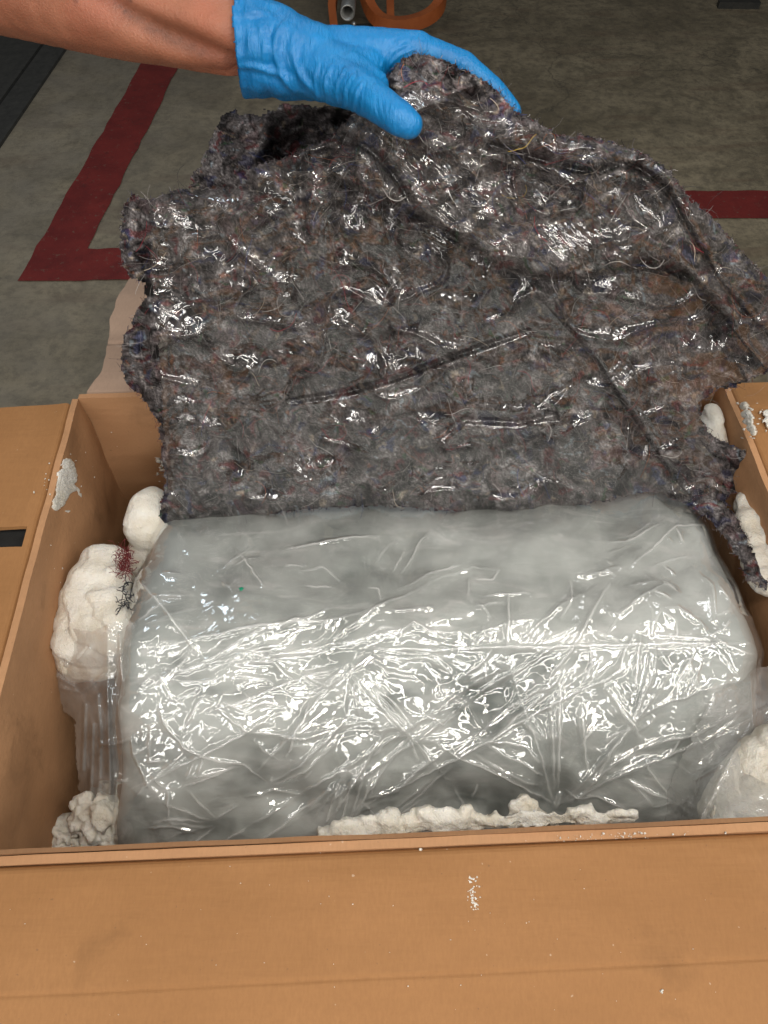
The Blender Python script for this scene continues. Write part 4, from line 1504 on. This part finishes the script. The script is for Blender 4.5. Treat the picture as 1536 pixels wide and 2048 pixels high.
for k in range(300):
    cx, cy = random.uniform(290, 1500), random.uniform(200, 1030)
    if 760 < cx < 1120 and 260 < cy < 530:
        continue
    a = random.uniform(0, math.pi)
    L = random.uniform(10, 55) if random.random() < 0.8 else random.uniform(50, 110)
    b = random.uniform(-0.9, 0.9)
    WR.append((smooth_line([(cx, cy), (cx + L * 0.5 * math.cos(a), cy + L * 0.5 * math.sin(a)), (cx + L * math.cos(a + b), cy + L * math.sin(a + b))], 3), random.uniform(0.0006, 0.0016), random.uniform(2.8, 4.6)))


def lic(shape, c, sn, seed, L):
    r = np.random.default_rng(seed)
    nz = r.random(shape)
    nz = (nz + np.roll(nz, 1, 0) + np.roll(nz, 1, 1) + np.roll(np.roll(nz, 1, 0), 1, 1)) / 4
    J, I = np.meshgrid(np.arange(shape[0]), np.arange(shape[1]), indexing='ij')
    acc = nz.copy()
    for sg in (1, -1):
        x, y = I.astype(float), J.astype(float)
        a, b = I, J
        for _ in range(L):
            x = x + sg * c[b, a]
            y = y + sg * sn[b, a]
            a = np.clip(x.round().astype(int), 0, shape[1] - 1)
            b = np.clip(y.round().astype(int), 0, shape[0] - 1)
            acc += nz[b, a]
    for _ in range(2):
        acc = (acc + np.roll(acc, 1, 0) + np.roll(acc, -1, 0) + np.roll(acc, 1, 1) + np.roll(acc, -1, 1)) / 5
    return (acc - acc.mean()) / acc.std()


def film_t(X, Y):
    t = felt_t(X, Y, False) + 0.0016 * perlin(X / 38, Y / 32, 7.5) - 0.0082
    t = t + 0.013 * np.exp(-(edge_dist(X, Y) / 11.0)**2)
    # pull wrinkles: parallel ridges that follow the stretch of the film, in patches
    J, I = np.meshgrid(np.arange(X.shape[0]), np.arange(X.shape[1]), indexing='ij')
    th = 3.2 * fbm(X / 150, Y / 120, 2.0, 2) + 0.5
    cx, sx = np.cos(th), np.sin(th)
    an = np.arctan2(Y - 200, X - 780)
    wr = 2.2 * np.exp(-((X - 900) / 260)**2 - ((Y - 380) / 190)**2)
    cx, sx = cx + wr * np.cos(an), sx + wr * np.sin(an)
    ln = np.hypot(cx, sx) + 1e-6
    wr_f = lic(X.shape, cx / ln, sx / ln, 21, 26)
    fine_f = lic(X.shape, cx / ln, sx / ln, 22, 12)
    patch_ = sstep(0.0, 0.45, fbm(X / 110, Y / 90, 6.0, 2) + 0.30 * sstep(620, 330, Y) + 0.35 * wr + 0.18 * sstep(1150, 1300, X) - 0.05)
    t = t - 0.00075 * (0.20 + 0.95 * patch_) * wr_f - 0.00022 * (0.3 + 0.7 * patch_) * fine_f
    t = t - 0.0004 * np.maximum(0, ridged((X + 9 * perlin(X / 40, Y / 40, 4.0)) / 46, (Y + 9 * perlin(X / 40, Y / 40, 9.0)) / 40, 3.0))**2
    for n_, (pts, A, wdt) in enumerate(WR):
        x0, x1 = min(p[0] for p in pts) - 14, max(p[0] for p in pts) + 14
        y0, y1 = min(p[1] for p in pts) - 14, max(p[1] for p in pts) + 14
        i0 = max(0, int((x0 - X[0, 0]) / FS))
        i1 = max(0, int((x1 - X[0, 0]) / FS))
        j0 = max(0, int((y0 - Y[0, 0]) / FS))
        j1 = max(0, int((y1 - Y[0, 0]) / FS))
        xs, ys = X[j0:j1, i0:i1], Y[j0:j1, i0:i1]
        if xs.size == 0:
            continue
        D, S, L = dist_poly(xs, ys, pts)
        t[j0:j1, i0:i1] -= A * np.exp(-(D / wdt)**2) * np.sin(np.clip(L, 0.04, 0.96) * math.pi)**0.5
    return t


FS = 2.0
FOUT = [(296, 402), (300, 560), (318, 700), (326, 850), (335, 960), (332, 1040), (352, 1042), (420, 1040), (510, 1032), (610, 1018), (700, 1010), (800, 1014), (900, 1022), (1000, 1022), (1080, 1018), (1150, 1012), (1215, 998),
        (1290, 984), (1330, 985), (1385, 1010), (1440, 1000), (1450, 960), (1420, 880), (1395, 820), (1410, 780), (1480, 766), (1560, 730), (1560, 590), (1530, 552), (1485, 505), (1432, 446),
        (1380, 400), (1340, 346), (1290, 310), (1230, 288), (1170, 272), (1120, 276), (1060, 255), (1010, 235), (960, 205), (900, 180), (840, 170), (790, 200),
        (720, 220), (690, 245), (665, 276), (600, 303), (560, 318), (510, 330), (490, 354), (494, 375), (440, 378), (390, 374), (335, 382)]
V, f, *_ = px_sheet(FOUT, FS, film_t, 5)
link('film', mesh('film', V, f), FILM_FELT, bl)


# loose fibres and yarn ends
def fibre_mesh(name, n, sampler, seed, palette, parent, wmm=(0.16, 0.42), segs=6, lift=(0.0008, 0.004), Lr=(14, 60), kap=0.10):
    r = np.random.default_rng(seed)
    px, py = sampler(n, r)
    ang = r.uniform(0, 2 * np.pi, n)
    k = r.normal(0, kap, n) + 0.0
    dk = r.normal(0, kap * 0.35, n)
    L = r.uniform(Lr[0], Lr[1], n) * np.where(r.random(n) < 0.12, 1.8, 1)
    st = L / segs
    xs, ys = [px], [py]
    for s in range(segs):
        ang = ang + k * st
        k = k * 0.75 + r.normal(0, kap * 0.55, n)
        px = px + np.cos(ang) * st
        py = py + np.sin(ang) * st
        xs.append(px)
        ys.append(py)
    xs, ys = np.array(xs), np.array(ys)                  # (segs+1, n)
    x0, y0, stp, shp = FELT_XY
    i = np.clip(((xs - x0) / stp).round().astype(int), 0, shp[1] - 1)
    j = np.clip(((ys - y0) / stp).round().astype(int), 0, shp[0] - 1)
    t = FT[j, i]
    t = np.minimum(t, t[:1] + 0.006)
    lf = r.uniform(lift[0], lift[1], n)
    t = t - lf * np.sin(np.linspace(0.15, 0.95, segs + 1) * np.pi)[:, None]
    P = at(xs, ys, t)                                    # (segs+1, n, 3)
    wd = r.uniform(wmm[0], wmm[1], n) * 0.001
    side = np.gradient(P, axis=0)
    side /= np.linalg.norm(side, axis=2)[..., None] + 1e-9
    vw = P - CAM
    vw /= np.linalg.norm(vw, axis=2)[..., None]
    s1 = np.cross(side, vw)
    s1 /= np.linalg.norm(s1, axis=2)[..., None] + 1e-9
    rings = []
    for a in (0, 2.094, 4.189):
        rings.append(P + (s1 * math.cos(a) - vw * math.sin(a)) * wd[None, :, None])
    R = np.stack(rings, 2)                               # (segs+1, n, 3 sides, 3)
    V = R.reshape(-1, 3)
    s_, n_i = np.meshgrid(np.arange(segs), np.arange(n), indexing='ij')
    b0 = (s_ * n + n_i) * 3
    b1 = ((s_ + 1) * n + n_i) * 3
    F = []
    for q in range(3):
        q2 = (q + 1) % 3
        F.append(np.stack([b0 + q, b0 + q2, b1 + q2, b1 + q], -1).reshape(-1, 4))
    me = mesh(name, V, np.concatenate(F))
    ci = r.choice(len(palette[0]), n, p=np.array(palette[1]) / sum(palette[1]))
    C = np.array(palette[0])[ci] * r.uniform(0.7, 1.25, (n, 1))
    C = np.broadcast_to(C[None, :, None, :], (segs + 1, n, 3, 3)).reshape(-1, 3)
    color_attr(me, 'tint', C)
    o = link(name, me, FIBRE, parent)
    o['kind'] = 'stuff'
    return o


Xg, Yg, Tg, mg = FELT_PTS
inn = mg.copy()
for sh_ in (8, -8):
    inn &= np.roll(mg, sh_, 0) & np.roll(mg, sh_, 1)
ii = np.flatnonzero(inn.ravel())


def anywhere(n, r):
    q = r.choice(ii, n)
    return Xg.ravel()[q] + r.uniform(-2, 2, n), Yg.ravel()[q] + r.uniform(-2, 2, n)


er = mg & ~(np.roll(mg, 2, 0) & np.roll(mg, -2, 0) & np.roll(mg, 2, 1) & np.roll(mg, -2, 1))
ei = np.flatnonzero(er.ravel())


def at_edge(n, r):
    q = r.choice(ei, n)
    return Xg.ravel()[q] + r.uniform(-2, 2, n), Yg.ravel()[q] + r.uniform(-2, 2, n)


PAL = ([(0.33, 0.30, 0.29), (0.19, 0.172, 0.167), (0.075, 0.065, 0.065), (0.50, 0.48, 0.46), (0.24, 0.03, 0.035), (0.04, 0.06, 0.20), (0.36, 0.13, 0.06), (0.02, 0.02, 0.022)],
       [16, 46, 18, 3, 6, 3, 2, 8])
fibre_mesh('wool_fibres', 2600, anywhere, 5, PAL, bl, (0.08, 0.20), 7, (0.0002, 0.0014), (16, 64), 0.026)
fibre_mesh('edge_fuzz', 1900, at_edge, 6, ([(0.05, 0.044, 0.046), (0.13, 0.10, 0.105), (0.15, 0.03, 0.035), (0.3, 0.28, 0.27), (0.04, 0.045, 0.11)], [35, 35, 12, 12, 8]), bl, (0.13, 0.32), 5, (0.0, 0.0015), (3, 10), 0.12)
fibre_mesh('yarn_ends', 80, anywhere, 7, ([(0.55, 0.52, 0.50), (0.34, 0.03, 0.05), (0.02, 0.02, 0.02), (0.05, 0.07, 0.26), (0.5, 0.42, 0.33), (0.42, 0.13, 0.05), (0.5, 0.36, 0.08)], [30, 26, 20, 8, 10, 6, 3]), bl,
           (0.18, 0.36), 12, (0.0004, 0.002), (24, 76), 0.04)


# tufts of felt left on the foam and the bag at the left
def tuft(pts, n, colr, spread, name, rr=(0.0002, 0.0005)):
    V, Fc, c = [], [], 0
    for k in range(n):
        s = random.choice(pts)
        p = np.array(at(s[0] + random.gauss(0, spread), s[1] + random.gauss(0, spread * 1.3), s[2]))
        dr = RNG.normal(size=3)
        dr /= np.linalg.norm(dr)
        r = random.uniform(*rr)
        prev = None
        for q in range(6):
            b = np.cross(dr, FW)
            b /= np.linalg.norm(b) + 1e-9
            e = np.cross(dr, b)
            V.append(np.array([p + b * r, p - b * r * 0.5 + e * r * 0.86, p - b * r * 0.5 - e * r * 0.86]))
            if prev is not None:
                for w_ in range(3):
                    Fc.append((prev + w_, prev + (w_ + 1) % 3, c + (w_ + 1) % 3, c + w_))
            prev = c
            c += 3
            p = p + dr * 0.0028
            dr = dr + RNG.normal(size=3) * 0.55
            dr /= np.linalg.norm(dr)
    me = mesh(name, np.concatenate(V), np.array(Fc))
    C = np.array(colr) * RNG.uniform(0.5, 1.4, (len(me.vertices), 1))
    color_attr(me, 'tint', C)
    return link(name, me, FIBRE)


o = tuft([(246, 1108, 0.93), (252, 1125, 0.925), (243, 1130, 0.925), (250, 1140, 0.92)], 160, (0.17, 0.02, 0.022), 6, 'felt_tuft')
tag(o, 'dark red tuft of felt fibre caught between the big left foam lump and the bundle', 'felt tuft', kind='thing')
o = tuft([(252, 1170, 0.915), (254, 1185, 0.91), (250, 1198, 0.91), (246, 1208, 0.905)], 26, (0.03, 0.03, 0.034), 3, 'felt_tuft', (0.0004, 0.0008))
tag(o, 'thin black thread of felt on the big left foam lump', 'felt tuft', kind='thing')

# ------------------------------------------------------------------ the person: bare forearm and gloved left hand
def A(px, py, t):
    return Vector(at(px, py, t))


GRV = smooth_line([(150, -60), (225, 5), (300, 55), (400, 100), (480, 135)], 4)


INK = [[(150, -20), (153, 8)], [(214, -18), (226, 2), (246, 20), (262, 33)], [(247, -18), (262, 4)]]


def arm_marks_and_shading(o):
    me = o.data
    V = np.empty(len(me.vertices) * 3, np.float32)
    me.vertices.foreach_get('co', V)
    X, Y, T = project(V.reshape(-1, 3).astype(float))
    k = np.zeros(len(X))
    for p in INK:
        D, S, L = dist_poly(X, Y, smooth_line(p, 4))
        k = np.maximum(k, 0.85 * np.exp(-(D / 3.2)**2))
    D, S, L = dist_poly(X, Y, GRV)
    k = np.maximum(k, 0.42 * np.exp(-(D / 17)**2) * (1 + 0.5 * fbm(X / 18, Y / 18, 2.0, 3)))  # soft dark band along the groove: tendon shading painted into the skin
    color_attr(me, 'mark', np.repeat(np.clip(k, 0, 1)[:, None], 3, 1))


def arm_disp(V, N):
    X, Y, T = project(V)
    D, S, L = dist_poly(X, Y, GRV)
    front = (N @ FW) < 0.3
    g = -0.0080 * np.exp(-(D / 26)**2) - np.where(S > 0, 0.0, 0.0) * D
    return g * front + 0.0006 * fbm(V[:, 0] * 30, V[:, 1] * 30, V[:, 2] * 30, 3)


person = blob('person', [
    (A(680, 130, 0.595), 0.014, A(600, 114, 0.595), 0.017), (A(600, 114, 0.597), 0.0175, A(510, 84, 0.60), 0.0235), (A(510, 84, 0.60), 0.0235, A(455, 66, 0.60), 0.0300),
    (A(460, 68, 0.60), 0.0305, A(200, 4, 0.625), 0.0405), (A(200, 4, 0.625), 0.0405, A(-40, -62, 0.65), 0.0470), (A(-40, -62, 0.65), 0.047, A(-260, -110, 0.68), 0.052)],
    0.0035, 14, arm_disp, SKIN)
arm_marks_and_shading(person)
tag(person, 'bare left forearm reaching in from the left, blue gloved hand lifting the felt blanket', 'person')


def glove_disp(V, N):
    X, Y, T = project(V)
    # direction across the wrist: rings round the arm
    ax = (X - 600) * 0.93 + (Y - 118) * 0.37
    wrist = sstep(700, 560, X) * sstep(470, 500, X)
    nz = fbm(V[:, 0] * 40, V[:, 1] * 40, V[:, 2] * 40, 3)
    d = 0.0008 * nz
    ph = ax / 4.6 + 2.6 * fbm(V[:, 0] * 22, V[:, 1] * 22, V[:, 2] * 22 + 4, 2)
    d += 0.00032 * np.sin(ph) * sstep(760, 700, X) * sstep(560, 610, X) * (0.55 + 0.8 * perlin(X / 40, Y / 30, 3.0))
    # cuff: loose, folded
    cuff = sstep(600, 560, X)
    d += cuff * (0.0030 * perlin(X / 70, Y / 48, 3.7) + 0.0010 * perlin(X / 34 + Y / 60, Y / 36, 8.2) + 0.0012)
    for p, a in (([(575, 38), (552, 80), (560, 140), (600, 195)], 0.0040), ([(595, 38), (585, 90), (600, 150), (640, 200)], 0.0028), ([(470, 132), (520, 135), (580, 160)], 0.0034), ([(492, 40), (500, 80), (496, 120)], 0.0018), ([(520, 50), (530, 90), (528, 125)], 0.0020), ([(480, 30), (530, 25), (560, 50)], 0.0022)):
        D, S, L = dist_poly(X, Y, smooth_line(p, 5))
        d += 0.55 * a * np.sin(np.clip(L, 0.03, 0.97) * math.pi)**0.6 * (np.exp(-(D / 5)**2) - 0.5 * np.exp(-((D - 11) / 7)**2))
    d += 0.0014 * np.exp(-((X - (470 + 6 * np.sin((Y - 40) / 60.0) + 0.0012 * (Y - 70)**2)) / 5.0)**2)
    # web and thumb root pull lines
    for p in ([(770, 150), (790, 118), (830, 96)], [(768, 140), (785, 105), (815, 88)], [(764, 132), (778, 100), (800, 82)], [(690, 215), (690, 180), (705, 150)], [(675, 208), (672, 170), (690, 135)], [(705, 222), (712, 190), (725, 165)],
              [(655, 205), (650, 165), (662, 130)], [(635, 200), (628, 160), (640, 120)], [(925, 112), (915, 128), (905, 140)], [(985, 155), (972, 168), (960, 178)]):
        D, S, L = dist_poly(X, Y, smooth_line(p, 4))
        d += (0.0008 * np.exp(-(D / 3.0)**2) - 0.0005 * np.exp(-((D - 6.0) / 3.2)**2)) * (N @ FW < 0.35)
    return d


W0 = A(598, 116, 0.592)
caps = [
    # cuff and wrist
    (A(420, 55, 0.604), 0.0400, A(470, 76, 0.60), 0.0385), (A(470, 76, 0.60), 0.0385, A(570, 112, 0.594), 0.0320), (A(570, 112, 0.594), 0.0320, A(625, 124, 0.590), 0.0280),
    # palm: one metacarpal each
    (W0, 0.0240, A(835, 104, 0.592), 0.0150), (W0, 0.0240, A(828, 106, 0.612), 0.0148), (A(598, 120, 0.60), 0.0225, A(815, 116, 0.632), 0.0140), (A(598, 124, 0.605), 0.021, A(790, 132, 0.650), 0.0130),
    (A(640, 128, 0.592), 0.0240, A(770, 106, 0.596), 0.0170),
    # thumb root, web, thumb
    (A(618, 142, 0.583), 0.0190, A(705, 172, 0.566), 0.0165), (A(660, 140, 0.580), 0.020, A(735, 140, 0.583), 0.0145), (A(700, 150, 0.574), 0.0165, A(745, 172, 0.566), 0.0135),
    (A(705, 172, 0.564), 0.0158, A(765, 212, 0.545), 0.0133), (A(765, 212, 0.545), 0.0133, A(800, 237, 0.538), 0.0120), (A(800, 237, 0.538), 0.0120, A(818, 249, 0.538), 0.0100),
    # index
    (A(835, 102, 0.592), 0.0135, A(925, 132, 0.596), 0.0112), (A(925, 132, 0.596), 0.0112, A(988, 180, 0.602), 0.0098), (A(988, 180, 0.602), 0.0098, A(1024, 222, 0.610), 0.0078),
    # middle
    (A(828, 108, 0.612), 0.0132, A(925, 150, 0.622), 0.0112), (A(925, 150, 0.622), 0.0112, A(982, 205, 0.624), 0.0098), (A(982, 205, 0.624), 0.0098, A(1008, 252, 0.622), 0.0080),
    # ring
    (A(815, 118, 0.632), 0.0128, A(900, 170, 0.646), 0.0108), (A(900, 170, 0.646), 0.0108, A(946, 226, 0.645), 0.0095), (A(946, 226, 0.645), 0.0095, A(966, 270, 0.638), 0.0080),
    # little finger
    (A(790, 134, 0.650), 0.0118, A(858, 190, 0.664), 0.0095), (A(858, 190, 0.664), 0.0095, A(890, 238, 0.662), 0.0084), (A(890, 238, 0.662), 0.0084, A(905, 274, 0.654), 0.0070),
]


def glove_cut(co):
    X, Y, T = project(np.array(co))
    edge = 462 + 10 * math.sin((Y - 40) / 60.0) * 0.6 + 0.0012 * (Y - 70)**2
    return X < edge


gl = blob('glove', caps, 0.0018, 12, glove_disp, GLOVE, person, cut=glove_cut, shell=0.0006)
gl['label'] = 'blue nitrile glove with a wrinkled cuff'
